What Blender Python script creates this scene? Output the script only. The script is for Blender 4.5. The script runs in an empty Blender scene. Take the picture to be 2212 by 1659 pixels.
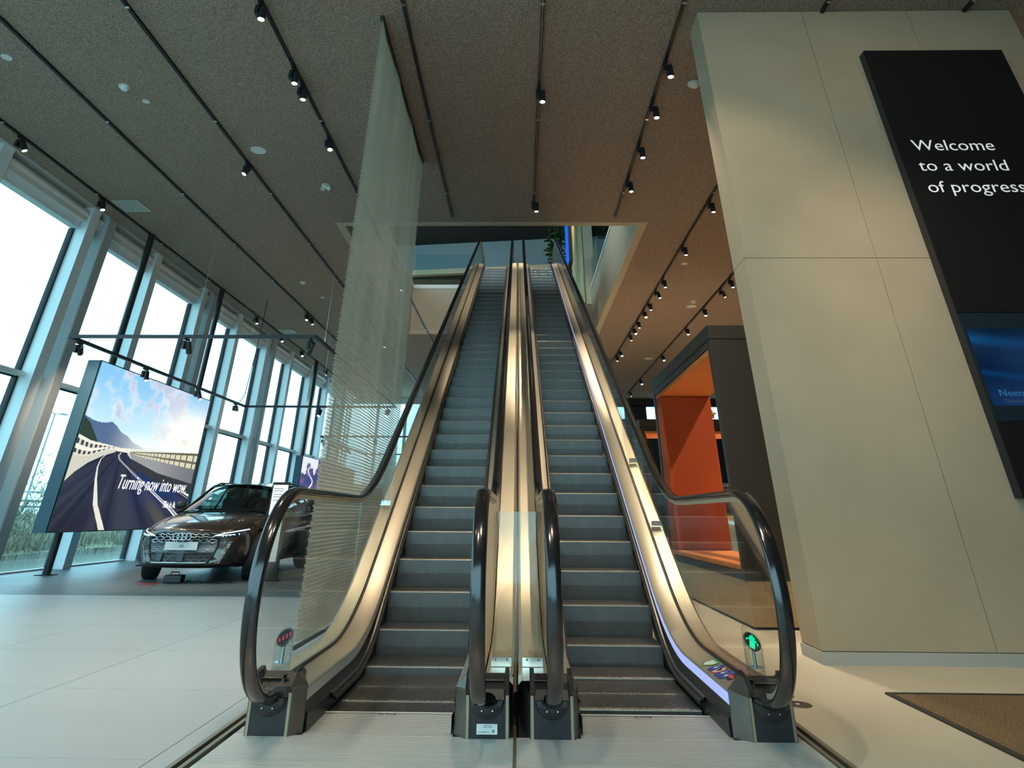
import bpy, bmesh, math, random
import numpy as np
from mathutils import Vector, Matrix
from mathutils.bvhtree import BVHTree
random.seed(7)
PI = math.pi
SC = bpy.context.scene
COL = SC.collection

# ------------------------------------------------------------------ camera
def cam_matrix(loc, yaw, pitch, roll):
    cy, sy, cp, sp_, cr, sr = math.cos(yaw), math.sin(yaw), math.cos(pitch), math.sin(pitch), math.cos(roll), math.sin(roll)
    f = Vector((sy*cp, cy*cp, sp_)); r0 = Vector((cy, -sy, 0)); u0 = r0.cross(f)
    r = cr*r0 + sr*u0; u = -sr*r0 + cr*u0
    m = Matrix(((r.x, u.x, -f.x, loc[0]), (r.y, u.y, -f.y, loc[1]), (r.z, u.z, -f.z, loc[2]), (0, 0, 0, 1)))
    return m
cd = bpy.data.cameras.new('camera'); cam = bpy.data.objects.new('camera', cd); COL.objects.link(cam)
cam.matrix_world = cam_matrix((0.0298, -5.2048, 1.0682), -0.0202295, 0.5321091, 0.0065043)
cd.sensor_width = 36; cd.sensor_fit = 'HORIZONTAL'
cd.lens = 1358.81/2212*36
cd.shift_x = (1106-1095.53)/2212
cd.shift_y = -(829.5-314.375)/2212
cd.clip_end = 500
SC.camera = cam

# ------------------------------------------------------------------ view and world
SC.view_settings.view_transform = 'Standard'; SC.view_settings.look = 'None'
SC.view_settings.exposure = 0.5; SC.view_settings.gamma = 1.0; SC.view_settings.use_curve_mapping = False
try:
    SC.cycles.use_denoising = True; SC.cycles.max_bounces = 10; SC.cycles.transparent_max_bounces = 24
    SC.cycles.diffuse_bounces = 4; SC.cycles.glossy_bounces = 4; SC.cycles.transmission_bounces = 6
    SC.cycles.sample_clamp_indirect = 6.0; SC.cycles.caustics_reflective = False; SC.cycles.caustics_refractive = False
    SC.cycles.use_light_tree = True
except Exception: pass
W = bpy.data.worlds.new('overcast_sky'); SC.world = W; W.use_nodes = True
nt = W.node_tree; nt.nodes.clear()
wo = nt.nodes.new('ShaderNodeOutputWorld'); bg = nt.nodes.new('ShaderNodeBackground')
tc = nt.nodes.new('ShaderNodeTexCoord'); sepx = nt.nodes.new('ShaderNodeSeparateXYZ'); rmp = nt.nodes.new('ShaderNodeValToRGB')
nt.links.new(tc.outputs['Generated'], sepx.inputs[0]); nt.links.new(sepx.outputs['Z'], rmp.inputs[0])
rmp.color_ramp.elements[0].position = 0.0; rmp.color_ramp.elements[0].color = (0.40, 0.80, 0.95, 1)
rmp.color_ramp.elements[1].position = 0.45; rmp.color_ramp.elements[1].color = (0.52, 0.86, 1.0, 1)
nt.links.new(rmp.outputs[0], bg.inputs['Color']); bg.inputs['Strength'].default_value = 3.0
nt.links.new(bg.outputs[0], wo.inputs[0])
SPOT_W = 400.0          # watts of one ceiling spotlight
WARM = (1.0, 0.82, 0.60)

# ------------------------------------------------------------------ materials
def new_mat(name):
    m = bpy.data.materials.new(name); m.use_nodes = True; n = m.node_tree; n.nodes.clear()
    o = n.nodes.new('ShaderNodeOutputMaterial'); return m, n, o
def pbr(name, col, rough=0.5, metal=0.0, var=0.0, vscale=5.0, bump=0.0, bscale=50.0, stretch=None, spec=0.5, coat=0.0, emit=None, es=0.0, rvar=0.0, detail=4.0):
    m, n, o = new_mat(name); p = n.nodes.new('ShaderNodeBsdfPrincipled'); L = n.links
    p.inputs['Base Color'].default_value = (*col, 1); p.inputs['Roughness'].default_value = rough; p.inputs['Metallic'].default_value = metal
    p.inputs['Specular IOR Level'].default_value = spec; p.inputs['Coat Weight'].default_value = coat
    if emit: p.inputs['Emission Color'].default_value = (*emit, 1); p.inputs['Emission Strength'].default_value = es
    L.new(p.outputs[0], o.inputs[0])
    if var or bump or rvar:
        t = n.nodes.new('ShaderNodeTexCoord'); mp = n.nodes.new('ShaderNodeMapping'); L.new(t.outputs['Object'], mp.inputs[0])
        if stretch: mp.inputs['Scale'].default_value = stretch
        if var or rvar:
            q = n.nodes.new('ShaderNodeTexNoise'); q.inputs['Scale'].default_value = vscale; q.inputs['Detail'].default_value = detail
            L.new(mp.outputs[0], q.inputs['Vector'])
        if var:
            r = n.nodes.new('ShaderNodeMapRange'); r.inputs['From Min'].default_value = 0.3; r.inputs['From Max'].default_value = 0.7
            r.inputs['To Min'].default_value = 1-var; r.inputs['To Max'].default_value = 1+var
            L.new(q.outputs['Fac'], r.inputs['Value'])
            mx = n.nodes.new('ShaderNodeMix'); mx.data_type = 'RGBA'; mx.blend_type = 'MULTIPLY'; mx.inputs['Factor'].default_value = 1
            mx.inputs['A'].default_value = (*col, 1); L.new(r.outputs[0], mx.inputs['B']); L.new(mx.outputs['Result'], p.inputs['Base Color'])
        if rvar:
            r2 = n.nodes.new('ShaderNodeMapRange'); r2.inputs['To Min'].default_value = rough-rvar; r2.inputs['To Max'].default_value = rough+rvar
            L.new(q.outputs['Fac'], r2.inputs['Value']); L.new(r2.outputs[0], p.inputs['Roughness'])
        if bump:
            b = n.nodes.new('ShaderNodeBump'); b.inputs['Strength'].default_value = bump; b.inputs['Distance'].default_value = 0.02
            q2 = n.nodes.new('ShaderNodeTexNoise'); q2.inputs['Scale'].default_value = bscale; q2.inputs['Detail'].default_value = detail
            L.new(mp.outputs[0], q2.inputs['Vector']); L.new(q2.outputs['Fac'], b.inputs['Height']); L.new(b.outputs[0], p.inputs['Normal'])
    return m
def glass(name, tint, refl=1.0, rough=0.0):
    m, n, o = new_mat(name); L = n.links
    t = n.nodes.new('ShaderNodeBsdfTransparent'); t.inputs[0].default_value = (*tint, 1)
    g = n.nodes.new('ShaderNodeBsdfGlossy'); g.inputs['Roughness'].default_value = rough
    f = n.nodes.new('ShaderNodeFresnel'); gm = n.nodes.new('ShaderNodeNewGeometry'); io = n.nodes.new('ShaderNodeMapRange'); io.inputs['To Min'].default_value = 1.45; io.inputs['To Max'].default_value = 1/1.45; L.new(gm.outputs['Backfacing'], io.inputs['Value']); L.new(io.outputs[0], f.inputs[0])
    k = n.nodes.new('ShaderNodeMath'); k.operation = 'MULTIPLY'; k.inputs[1].default_value = refl; L.new(f.outputs[0], k.inputs[0])
    x = n.nodes.new('ShaderNodeMixShader'); L.new(k.outputs[0], x.inputs[0]); L.new(t.outputs[0], x.inputs[1]); L.new(g.outputs[0], x.inputs[2]); L.new(x.outputs[0], o.inputs[0])
    return m
def emis(name, col, s):
    m, n, o = new_mat(name); e = n.nodes.new('ShaderNodeEmission'); e.inputs[0].default_value = (*col, 1); e.inputs[1].default_value = s
    n.links.new(e.outputs[0], o.inputs[0]); return m
def vcol_mat(name, s=1.0, emit=True, rough=0.5):
    m, n, o = new_mat(name); a = n.nodes.new('ShaderNodeVertexColor'); a.layer_name = 'Col'
    if emit:
        e = n.nodes.new('ShaderNodeEmission'); e.inputs[1].default_value = s; n.links.new(a.outputs[0], e.inputs[0]); n.links.new(e.outputs[0], o.inputs[0])
    else:
        p = n.nodes.new('ShaderNodeBsdfPrincipled'); p.inputs['Roughness'].default_value = rough; n.links.new(a.outputs[0], p.inputs['Base Color']); n.links.new(p.outputs[0], o.inputs[0])
    return m

M = {}
def speckle(name, c1, c2, scale, rough, bump, dist, big=0.0):
    m, n, o = new_mat(name); L = n.links; p = n.nodes.new('ShaderNodeBsdfPrincipled'); p.inputs['Roughness'].default_value = rough
    L.new(p.outputs[0], o.inputs[0]); t = n.nodes.new('ShaderNodeTexCoord')
    q = n.nodes.new('ShaderNodeTexNoise'); q.inputs['Scale'].default_value = scale; q.inputs['Detail'].default_value = 3; q.inputs['Roughness'].default_value = 0.7
    L.new(t.outputs['Object'], q.inputs['Vector']); r = n.nodes.new('ShaderNodeValToRGB')
    r.color_ramp.elements[0].position = 0.40; r.color_ramp.elements[0].color = (*c1, 1); r.color_ramp.elements[1].position = 0.62; r.color_ramp.elements[1].color = (*c2, 1)
    L.new(q.outputs['Fac'], r.inputs[0]); L.new(r.outputs[0], p.inputs['Base Color'])
    b = n.nodes.new('ShaderNodeBump'); b.inputs['Strength'].default_value = bump; b.inputs['Distance'].default_value = dist
    L.new(q.outputs['Fac'], b.inputs['Height']); L.new(b.outputs[0], p.inputs['Normal'])
    return m
M['ceil'] = speckle('sprayed_ceiling', (0.18, 0.125, 0.092), (0.47, 0.34, 0.25), 62, 0.95, 0.8, 0.02)
M['mat_pile'] = speckle('coir_pile', (0.09, 0.05, 0.02), (0.42, 0.28, 0.13), 120, 1.0, 1.0, 0.02)
M['brush'] = speckle('brush_bristle', (0.008, 0.007, 0.006), (0.07, 0.06, 0.05), 160, 0.8, 0.8, 0.01)
M['tile'] = pbr('pale_floor_tile', (0.35, 0.385, 0.39), 0.42, var=0.05, vscale=0.7, rvar=0.08, stretch=(1, 4, 1), detail=6)
M['tile_dark'] = pbr('darker_floor_tile', (0.095, 0.12, 0.13), 0.45, spec=0.3, var=0.08, vscale=0.9, rvar=0.08, detail=6)
M['grout'] = pbr('grout', (0.16, 0.13, 0.12), 0.9)
M['screed'] = pbr('beige_floor', (0.50, 0.455, 0.355), 0.45, var=0.07, vscale=1.2, rvar=0.08, detail=6)
M['panel'] = pbr('cement_panel', (0.385, 0.302, 0.205), 0.75, var=0.06, vscale=1.4, bump=0.06, bscale=60, detail=6)
M['skirting'] = pbr('painted_skirting', (0.36, 0.36, 0.32), 0.5)
M['white'] = pbr('white_metal', (0.74, 0.80, 0.82), 0.45)
M['greycol'] = pbr('grey_column_paint', (0.42, 0.46, 0.46), 0.5)
M['soffit'] = pbr('soffit_plaster', (0.50, 0.52, 0.48), 0.8)
M['roller'] = pbr('roller_white', (0.70, 0.68, 0.64), 0.5)
M['black'] = pbr('black_powdercoat', (0.012, 0.012, 0.014), 0.45)
M['blackgloss'] = pbr('handrail_rubber', (0.008, 0.008, 0.009), 0.16, spec=0.7, rvar=0.05, vscale=30)
M['blackplastic'] = pbr('black_plastic', (0.014, 0.014, 0.015), 0.42, bump=0.1, bscale=90)
M['steel'] = pbr('champagne_steel', (0.80, 0.72, 0.565), 0.36, 0.9, var=0.03, vscale=1.2, rvar=0.03)
M['steel_dark'] = pbr('dark_steel', (0.15, 0.14, 0.125), 0.38, 0.85, var=0.12, vscale=6, rvar=0.08)
M['steel_skirt'] = pbr('skirt_coating', (0.035, 0.037, 0.037), 0.38, 0.6, var=0.3, vscale=14, rvar=0.1)
M['alu'] = pbr('worn_aluminium', (0.82, 0.82, 0.78), 0.42, 0.35, var=0.08, vscale=3, stretch=(0.5, 18, 1), rvar=0.1)
M['rib'] = pbr('step_tread', (0.20, 0.195, 0.185), 0.36, 0.8, var=0.1, vscale=20)
M['riser'] = pbr('step_riser', (0.135, 0.13, 0.125), 0.42, 0.6, var=0.1, vscale=12)
M['chrome'] = pbr('chrome', (0.7, 0.7, 0.68), 0.2, 1.0)
M['nosing_glint'] = pbr('step_nosing_glint', (0.38, 0.35, 0.29), 0.35, 0.6)  # lightened to paint in the light caught along each step edge
M['brass'] = pbr('brass_edge', (0.36, 0.31, 0.22), 0.4, 0.8)
M['tan'] = pbr('tan_trim', (0.46, 0.38, 0.26), 0.7)
M['tanwall'] = pbr('tan_wall', (0.62, 0.52, 0.38), 0.75, var=0.03, vscale=3)
M['gold'] = pbr('gold_curtain', (0.42, 0.33, 0.18), 0.5, 0.3, var=0.3, vscale=9, stretch=(1, 1, 0.1))
M['beige'] = pbr('beige_plaster', (0.42, 0.35, 0.26), 0.85)
M['pale'] = pbr('pale_cap', (0.66, 0.63, 0.58), 0.6)
M['bluegrey'] = pbr('blue_grey_wall', (0.13, 0.20, 0.235), 0.8)
M['olive'] = pbr('olive_ceiling_panel', (0.17, 0.15, 0.11), 0.8)
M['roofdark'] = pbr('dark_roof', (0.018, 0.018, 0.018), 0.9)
M['brown'] = pbr('dark_brown_laminate', (0.045, 0.035, 0.026), 0.6, spec=0.2)
M['darkgrey'] = pbr('graphite_laminate', (0.028, 0.029, 0.029), 0.6, spec=0.2)
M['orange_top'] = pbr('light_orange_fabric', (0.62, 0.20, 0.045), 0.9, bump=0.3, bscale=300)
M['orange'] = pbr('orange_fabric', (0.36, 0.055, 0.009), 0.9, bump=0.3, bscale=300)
M['oak'] = pbr('oak_veneer', (0.48, 0.31, 0.16), 0.55, var=0.12, vscale=3, stretch=(1, 1, 9), detail=8)
M['mesh'] = pbr('metal_mesh', (0.78, 0.72, 0.60), 0.5, 0.1)
M['glass_b'] = glass('balustrade_glass', (0.965, 0.98, 0.965), 0.95)
M['glass_w'] = glass('window_glass', (0.90, 0.98, 1.0), 0.7)
M['glass_u'] = glass('parapet_glass', (0.85, 0.95, 0.95), 0.9)
M['acrylic'] = glass('acrylic_sheet', (0.93, 0.93, 0.90), 0.8, 0.03)
M['tube'] = glass('acrylic_tube', (0.93, 0.965, 0.965), 1.5, 0.03)
M['lens'] = emis('lamp_lens', (1.0, 0.86, 0.66), 40.0)
M['lensc'] = emis('lamp_lens_cool', (1.0, 0.95, 0.88), 40.0)
M['led_on'] = emis('led_strip', (0.42, 0.52, 1.0), 0.72)
M['strip_off'] = pbr('light_strip_off', (0.62, 0.66, 0.64), 0.35)
M['text'] = pbr('white_lettering', (0.75, 0.75, 0.74), 0.5, emit=(1, 1, 1), es=0.25)
M['text_lit'] = emis('backlit_lettering', (1, 1, 1), 0.9)
M['rubber'] = pbr('tyre_rubber', (0.012, 0.012, 0.013), 0.7)
M['carpaint'] = pbr('brown_metallic_paint', (0.050, 0.038, 0.030), 0.22, 0.55, coat=1.0)
M['carblue'] = pbr('dark_blue_paint', (0.012, 0.014, 0.022), 0.2, 0.5, coat=1.0)
M['cargold'] = pbr('sand_gold_paint', (0.62, 0.47, 0.22), 0.25, 0.4, coat=1.0)
M['carglass'] = glass('car_glass', (0.22, 0.33, 0.31), 1.6)
M['cargrey'] = pbr('grille_grey', (0.10, 0.11, 0.12), 0.35, 0.5)
M['silver'] = pbr('satin_silver', (0.62, 0.63, 0.64), 0.28, 1.0)
M['drl'] = emis('daytime_light', (0.85, 0.93, 1.0), 1.1)
M['plate'] = pbr('number_plate', (0.62, 0.64, 0.62), 0.4)
M['interior'] = pbr('car_interior', (0.03, 0.03, 0.03), 0.7)
M['seat'] = pbr('grey_leather', (0.10, 0.10, 0.10), 0.6)
M['navy'] = pbr('lightbox_side', (0.035, 0.085, 0.115), 0.5)
M['wood_pile'] = pbr('weathered_timber', (0.30, 0.30, 0.26), 0.9, var=0.3, vscale=9)
M['water'] = pbr('canal_water', (0.16, 0.21, 0.18), 0.12, bump=0.5, bscale=3.0, stretch=(1, 2.5, 1), spec=0.8)
M['grass'] = pbr('dry_grass', (0.17, 0.19, 0.12), 0.9, var=0.3, vscale=1.2)
M['reed'] = pbr('pale_reed', (0.27, 0.26, 0.20), 0.9, var=0.3, vscale=0.8)
M['twig'] = pbr('bare_twig', (0.10, 0.09, 0.085), 0.9)
M['bud'] = pbr('spring_bud', (0.16, 0.24, 0.10), 0.8)
M['leafg'] = pbr('glossy_leaf', (0.025, 0.11, 0.015), 0.35, var=0.5, vscale=2.0)
M['trunk'] = pbr('plant_stem', (0.16, 0.10, 0.06), 0.8)
M['asphalt'] = pbr('far_road', (0.36, 0.42, 0.43), 0.9)
M['galv'] = pbr('galvanised_rail', (0.22, 0.25, 0.27), 0.6, 0.1)
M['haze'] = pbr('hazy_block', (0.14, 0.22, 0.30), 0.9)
M['screenoff'] = pbr('dark_screen', (0.012, 0.022, 0.032), 0.25)
M['boardblack'] = pbr('display_front', (0.008, 0.008, 0.008), 0.7, spec=0.15)
M['bluebox'] = emis('blue_lightbox_face', (0.01, 0.12, 0.75), 0.9)
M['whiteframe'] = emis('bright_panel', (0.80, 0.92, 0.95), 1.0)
M['red'] = pbr('red_enamel', (0.6, 0.03, 0.02), 0.4)
M['blue'] = pbr('blue_sticker', (0.03, 0.06, 0.38), 0.4)
M['wsticker'] = pbr('white_sticker', (0.75, 0.75, 0.72), 0.4)
M['greens'] = pbr('green_sticker', (0.06, 0.35, 0.10), 0.4)
M['ledgreen'] = emis('green_led', (0.0, 1.0, 0.30), 2.5)
M['ledred'] = emis('red_led', (1.0, 0.05, 0.10), 0.8)

# ------------------------------------------------------------------ mesh helpers
class B:
    def __init__(s): s.v = []; s.f = []; s.m = []
    def add(s, vs, fs, mi=0):
        k = len(s.v); s.v += [tuple(p) for p in vs]; s.f += [tuple(i+k for i in f) for f in fs]; s.m += [mi]*len(fs); return s
    def box(s, x0, x1, y0, y1, z0, z1, mi=0):
        if x0 > x1: x0, x1 = x1, x0
        if y0 > y1: y0, y1 = y1, y0
        v = [(x0,y0,z0),(x1,y0,z0),(x1,y1,z0),(x0,y1,z0),(x0,y0,z1),(x1,y0,z1),(x1,y1,z1),(x0,y1,z1)]
        return s.add(v, [(0,3,2,1),(4,5,6,7),(0,1,5,4),(1,2,6,5),(2,3,7,6),(3,0,4,7)], mi)
    def obox(s, c, ax, ay, az, mi=0):     # oriented box: centre and three half-axis vectors
        c, ax, ay, az = Vector(c), Vector(ax), Vector(ay), Vector(az); v = []
        for k in (-1, 1):
            for a, b in ((-1,-1),(1,-1),(1,1),(-1,1)): v.append(c+ax*a+ay*b+az*k)
        return s.add(v, [(0,3,2,1),(4,5,6,7),(0,1,5,4),(1,2,6,5),(2,3,7,6),(3,0,4,7)], mi)
    def bar(s, p, q, w, h=None, mi=0, up=(0,0,1)):   # square bar between two points
        p, q = Vector(p), Vector(q); d = q-p; L = d.length
        if L < 1e-6: return s
        d.normalize(); u = Vector(up)
        if abs(d.dot(u)) > 0.98: u = Vector((1, 0, 0))
        a = d.cross(u).normalized(); b = a.cross(d).normalized(); h = h or w
        return s.obox((p+q)/2, a*w/2, b*h/2, d*L/2, mi)
    def tube(s, pts, r, n=8, mi=0, close=True):
        pts = [Vector(p) for p in pts]; rr = r if isinstance(r, (list, tuple)) else [r]*len(pts)
        k = len(s.v); prev = None
        for i, p in enumerate(pts):
            d = (pts[min(i+1, len(pts)-1)]-pts[max(i-1, 0)])
            if d.length < 1e-9: d = Vector((0, 0, 1))
            d.normalize()
            if prev is None:
                u = Vector((0, 0, 1)) if abs(d.z) < 0.9 else Vector((1, 0, 0)); a = d.cross(u).normalized()
            else:
                a = (prev - d*prev.dot(d))
                a = a.normalized() if a.length > 1e-6 else d.orthogonal().normalized()
            prev = a; b = d.cross(a)
            for j in range(n): s.v.append(tuple(p+(a*math.cos(2*PI*j/n)+b*math.sin(2*PI*j/n))*rr[i]))
        for i in range(len(pts)-1):
            for j in range(n):
                s.f.append((k+i*n+j, k+i*n+(j+1)%n, k+(i+1)*n+(j+1)%n, k+(i+1)*n+j)); s.m.append(mi)
        if close:
            s.f.append(tuple(k+j for j in range(n))[::-1]); s.m.append(mi)
            s.f.append(tuple(k+(len(pts)-1)*n+j for j in range(n))); s.m.append(mi)
        return s
    def lathe(s, prof, c=(0,0,0), axis=(0,0,1), n=24, mi=0):   # prof: (radius, height) pairs
        ax = Vector(axis).normalized(); a = ax.orthogonal().normalized(); b = ax.cross(a); c = Vector(c); k = len(s.v)
        for r, h in prof:
            for j in range(n): s.v.append(tuple(c+ax*h+(a*math.cos(2*PI*j/n)+b*math.sin(2*PI*j/n))*r))
        for i in range(len(prof)-1):
            for j in range(n):
                s.f.append((k+i*n+j, k+i*n+(j+1)%n, k+(i+1)*n+(j+1)%n, k+(i+1)*n+j)); s.m.append(mi)
        return s
    def prism(s, poly, axis, a, b, mi=0):  # poly in the plane across axis ('x': (y,z)  'y': (x,z)  'z': (x,y))
        n = len(poly)
        def P(q, t): return {'x': (t, q[0], q[1]), 'y': (q[0], t, q[1]), 'z': (q[0], q[1], t)}[axis]
        v = [P(q, a) for q in poly]+[P(q, b) for q in poly]
        f = [tuple(range(n))[::-1], tuple(range(n, 2*n))]+[(i, (i+1) % n, n+(i+1) % n, n+i) for i in range(n)]
        return s.add(v, f, mi)
    def strip(s, rows, mi=0, closed=False):   # rows: list of equal-length point rows
        n = len(rows[0]); k = len(s.v)
        for r in rows: s.v += [tuple(p) for p in r]
        for i in range(len(rows)-1):
            for j in range(n if closed else n-1):
                s.f.append((k+i*n+j, k+i*n+(j+1) % n, k+(i+1)*n+(j+1) % n, k+(i+1)*n+j)); s.m.append(mi)
        return s
    def mesh(s, name, smooth=None):
        me = bpy.data.meshes.new(name); me.from_pydata(s.v, [], s.f); me.update()
        bm = bmesh.new(); bm.from_mesh(me); bmesh.ops.recalc_face_normals(bm, faces=bm.faces); bm.to_mesh(me); bm.free()
        if smooth is not None:
            me.shade_smooth(); me.set_sharp_from_angle(angle=math.radians(smooth))
        return me
    def obj(s, name, mats, parent=None, smooth=None, loc=None):
        me = s.mesh(name, smooth)
        if not isinstance(mats, (list, tuple)): mats = [mats]
        for m in mats: me.materials.append(m)
        if len(mats) > 1: me.polygons.foreach_set('material_index', s.m)
        return link(name, me, parent, loc)
def link(name, data, parent=None, loc=None):
    o = bpy.data.objects.new(name, data); COL.objects.link(o)
    if parent is not None: o.parent = parent
    if loc is not None: o.location = loc
    return o
def tag(o, label=None, cat=None, group=None, kind=None):
    if label: o['label'] = label
    if cat: o['category'] = cat
    if group: o['group'] = group
    if kind: o['kind'] = kind
    return o
def thing(name, label, cat, loc=(0, 0, 0), group=None):
    o = bpy.data.objects.new(name, None); COL.objects.link(o); o.location = loc; o.empty_display_size = 0.1
    return tag(o, label, cat, group)
def struct(o, label=None, cat=None): return tag(o, label, cat, kind='structure')
def copy_tree(o, parent=None):
    c = o.copy(); COL.objects.link(c); c.parent = parent
    for ch in list(o.children): copy_tree(ch, c)
    return c
def bevel(o, w=0.005, seg=2):
    m = o.modifiers.new('bevel', 'BEVEL'); m.width = w; m.segments = seg; m.limit_method = 'ANGLE'; m.harden_normals = False; return o
def text(name, s, size, mat, parent, loc, rot, xs=1.0, shear=0.0, ext=0.002, align='LEFT', space=1.0, thin=0.006):
    c = bpy.data.curves.new(name, 'FONT'); c.body = s; c.size = size; c.shear = shear; c.extrude = ext; c.align_x = align; c.space_character = space; c.offset = -size*thin; c.resolution_u = 3
    tmp = bpy.data.objects.new(name, c); COL.objects.link(tmp); bpy.context.view_layer.update()
    me = bpy.data.meshes.new_from_object(tmp.evaluated_get(bpy.context.evaluated_depsgraph_get())); bpy.data.objects.remove(tmp); bpy.data.curves.remove(c)
    me.materials.clear(); me.materials.append(mat); o = bpy.data.objects.new(name, me); COL.objects.link(o); o.parent = parent
    o.location = loc; o.rotation_euler = rot; o.scale = (xs, 1, 1); return o
def paint(name, fn, nu, nv, P, mat, parent=None):  # grid whose vertex colours come from fn(u,v); P maps (u,v) to a point
    us = np.linspace(0, 1, nu+1); vs = np.linspace(0, 1, nv+1)
    V = [P(u, v) for v in vs for u in us]
    F = [(j*(nu+1)+i, j*(nu+1)+i+1, (j+1)*(nu+1)+i+1, (j+1)*(nu+1)+i) for j in range(nv) for i in range(nu)]
    me = bpy.data.meshes.new(name); me.from_pydata(V, [], F); me.update()
    at = me.color_attributes.new('Col', 'FLOAT_COLOR', 'POINT')
    UU, VV = np.meshgrid(us, vs); C3 = fn(UU.ravel(), VV.ravel()); C4 = np.concatenate([C3, np.ones((len(C3), 1))], 1).astype(np.float32)
    at.data.foreach_set('color', C4.ravel()); me.materials.append(mat)
    return link(name, me, parent)

# ================================================================== THE SETTING
HC = 7.3          # ceiling height
fl = B()
fl.box(-10.6, -1.70, -9, 36, -0.30, -0.012)
fl = fl.obj('floor', M['grout']); struct(fl, 'showroom floor of large pale tiles', 'floor')
tm = {}
nt_ = 0
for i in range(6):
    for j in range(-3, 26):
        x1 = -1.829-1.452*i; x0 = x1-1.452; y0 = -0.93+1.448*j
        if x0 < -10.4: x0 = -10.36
        dark = j >= 5 and y0 < 19.5  # these rows get a darker tile tone
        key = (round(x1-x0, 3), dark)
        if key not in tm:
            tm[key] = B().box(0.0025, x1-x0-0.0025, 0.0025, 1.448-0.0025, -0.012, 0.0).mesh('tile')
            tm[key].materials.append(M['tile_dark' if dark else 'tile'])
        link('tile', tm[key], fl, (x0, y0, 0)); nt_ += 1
o = B().box(-1.826, -1.70, -9, 36, -0.012, 0.0).obj('tile', M['tile'], fl)
fr = B(); fr.box(1.70, 14, -9, 36, -0.30, 0.0); fr.box(-1.70, 1.70, 2.2, 36, -0.30, 0.0); fr.box(-1.70, 1.70, -9, -3.2, -0.3, 0)
struct(fr.obj('floor_right', M['screed']), 'seamless beige floor beside the escalators', 'floor')
pit = B().box(-1.70, 1.70, -3.2, 2.2, -0.6, -0.30); struct(pit.obj('floor_pit', M['darkgrey']))
# metal edge strips beside the landing plates
for s in (-1, 1):
    o = B().box(s*1.615, s*1.64, -3.2, 2.2, -0.3, 0.004).obj('trim_edge_inner', M['brass']); struct(o)
    o = B().box(s*1.672, s*1.70, -3.2, 2.2, -0.3, 0.004).obj('trim_edge_outer', M['brass']); struct(o)
# ceiling with the escalator opening
ce = B()
VX0, VX1, VY0, VY1 = -4.5, 3.2, 9.1, 20.1
ce.box(-9.95, 14, -9, VY0, HC, HC+1.2); ce.box(-9.95, VX0, VY0, VY1, HC, HC+1.2); ce.box(VX1, 14, VY0, VY1, HC, HC+1.2); ce.box(-9.95, 14, VY1, 36, HC, HC+1.2)
struct(ce.obj('ceiling', M['ceil']), 'dark sprayed acoustic ceiling', 'ceiling')
sf = B().box(-10.7, -9.95, -9, 36, HC+0.02, HC+1.2); struct(sf.obj('ceiling_soffit', M['soffit']))
tr = B(); t_ = 0.2
tr.box(VX0, VX1, VY0, VY0+t_, HC-0.012, HC+0.1); tr.box(VX0, VX0+t_, VY0+t_, VY1, HC-0.012, HC+0.1); tr.box(VX1-t_, VX1, VY0+t_, VY1, HC-0.012, HC+0.1)
tr.box(VX0+t_, VX1-t_, VY1-0.1, VY1, HC-0.03, HC+0.1)
struct(tr.obj('trim_opening', M['tan']))
pw = B()
pw.box(VX0, VX0+0.2, VY0, VY1, HC+0.1, 9.1); pw.box(VX0+0.2, -1.75, VY1-0.1, VY1+0.1, HC+0.1, 9.1); pw.box(VX1-0.2, VX1, VY0+.2, VY1, HC+0.1, 9.1)
struct(pw.obj('wall_void', M['beige']))
pc = B(); pc.box(VX0, VX0+0.22, VY0, VY1, 9.1, 9.26); pc.box(VX0+0.22, -1.75, VY1-0.12, VY1+0.1, 9.1, 9.26); pc.box(VX1-0.22, VX1, VY0+.2, VY1, 9.1, 9.2)
struct(pc.obj('trim_parapet', M['pale']))
f2 = B(); f2.box(-12, VX0, -2, 45, 8.51, 8.6); f2.box(VX1, 16, -2, 45, 8.51, 8.6); f2.box(VX0, VX1, VY1+.1, 45, 8.51, 8.6); f2.box(-1.7, 1.75, 16.2, VY1+.1, 8.2, 8.6); f2.box(VX0, VX1, -2, VY0, 8.51, 8.6)
struct(f2.obj('floor_upper', M['olive']), 'upper level floor slab', 'floor')
# upper level shell
def rotbox(b, x0, y0, x1, y1, th, z0, z1):
    d = Vector((x1-x0, y1-y0, 0)); L = d.length; d.normalize(); n = Vector((-d.y, d.x, 0))
    b.obox(((x0+x1)/2+n.x*th/2, (y0+y1)/2+n.y*th/2, (z0+z1)/2), d*L/2, n*th/2, Vector((0, 0, (z1-z0)/2)))
b = B(); rotbox(b, -10, 29.2, 12, 26.4, 0.3, 12.9, 14.45); struct(b.obj('wall_bulkhead', M['bluegrey']))
b = B(); rotbox(b, -10, 29.15, 12, 26.35, 0.34, 12.62, 12.9); struct(b.obj('trim_bulkhead', M['tan']))
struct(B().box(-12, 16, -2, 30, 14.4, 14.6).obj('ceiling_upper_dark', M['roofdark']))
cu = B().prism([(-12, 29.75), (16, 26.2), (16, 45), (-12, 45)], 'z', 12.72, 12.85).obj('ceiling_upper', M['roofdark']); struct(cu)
for i in range(14):
    for j in range(5):
        B().box(-10.5+1.8*i+0.02, -10.5+1.8*(i+1)-0.02, 29.6+3*j+0.02, 29.6+3*(j+1)-0.02, 12.69, 12.72).obj('panel', M['olive'], cu) if j < 4 else None
struct(B().box(-12, 16, 45, 45.2, 8.6, 13).obj('wall_upper_back', M['bluegrey'])); struct(B().box(12, 12.2, -2, 45, 8.6, 14.5).obj('wall_upper_right', M['bluegrey']))
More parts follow.
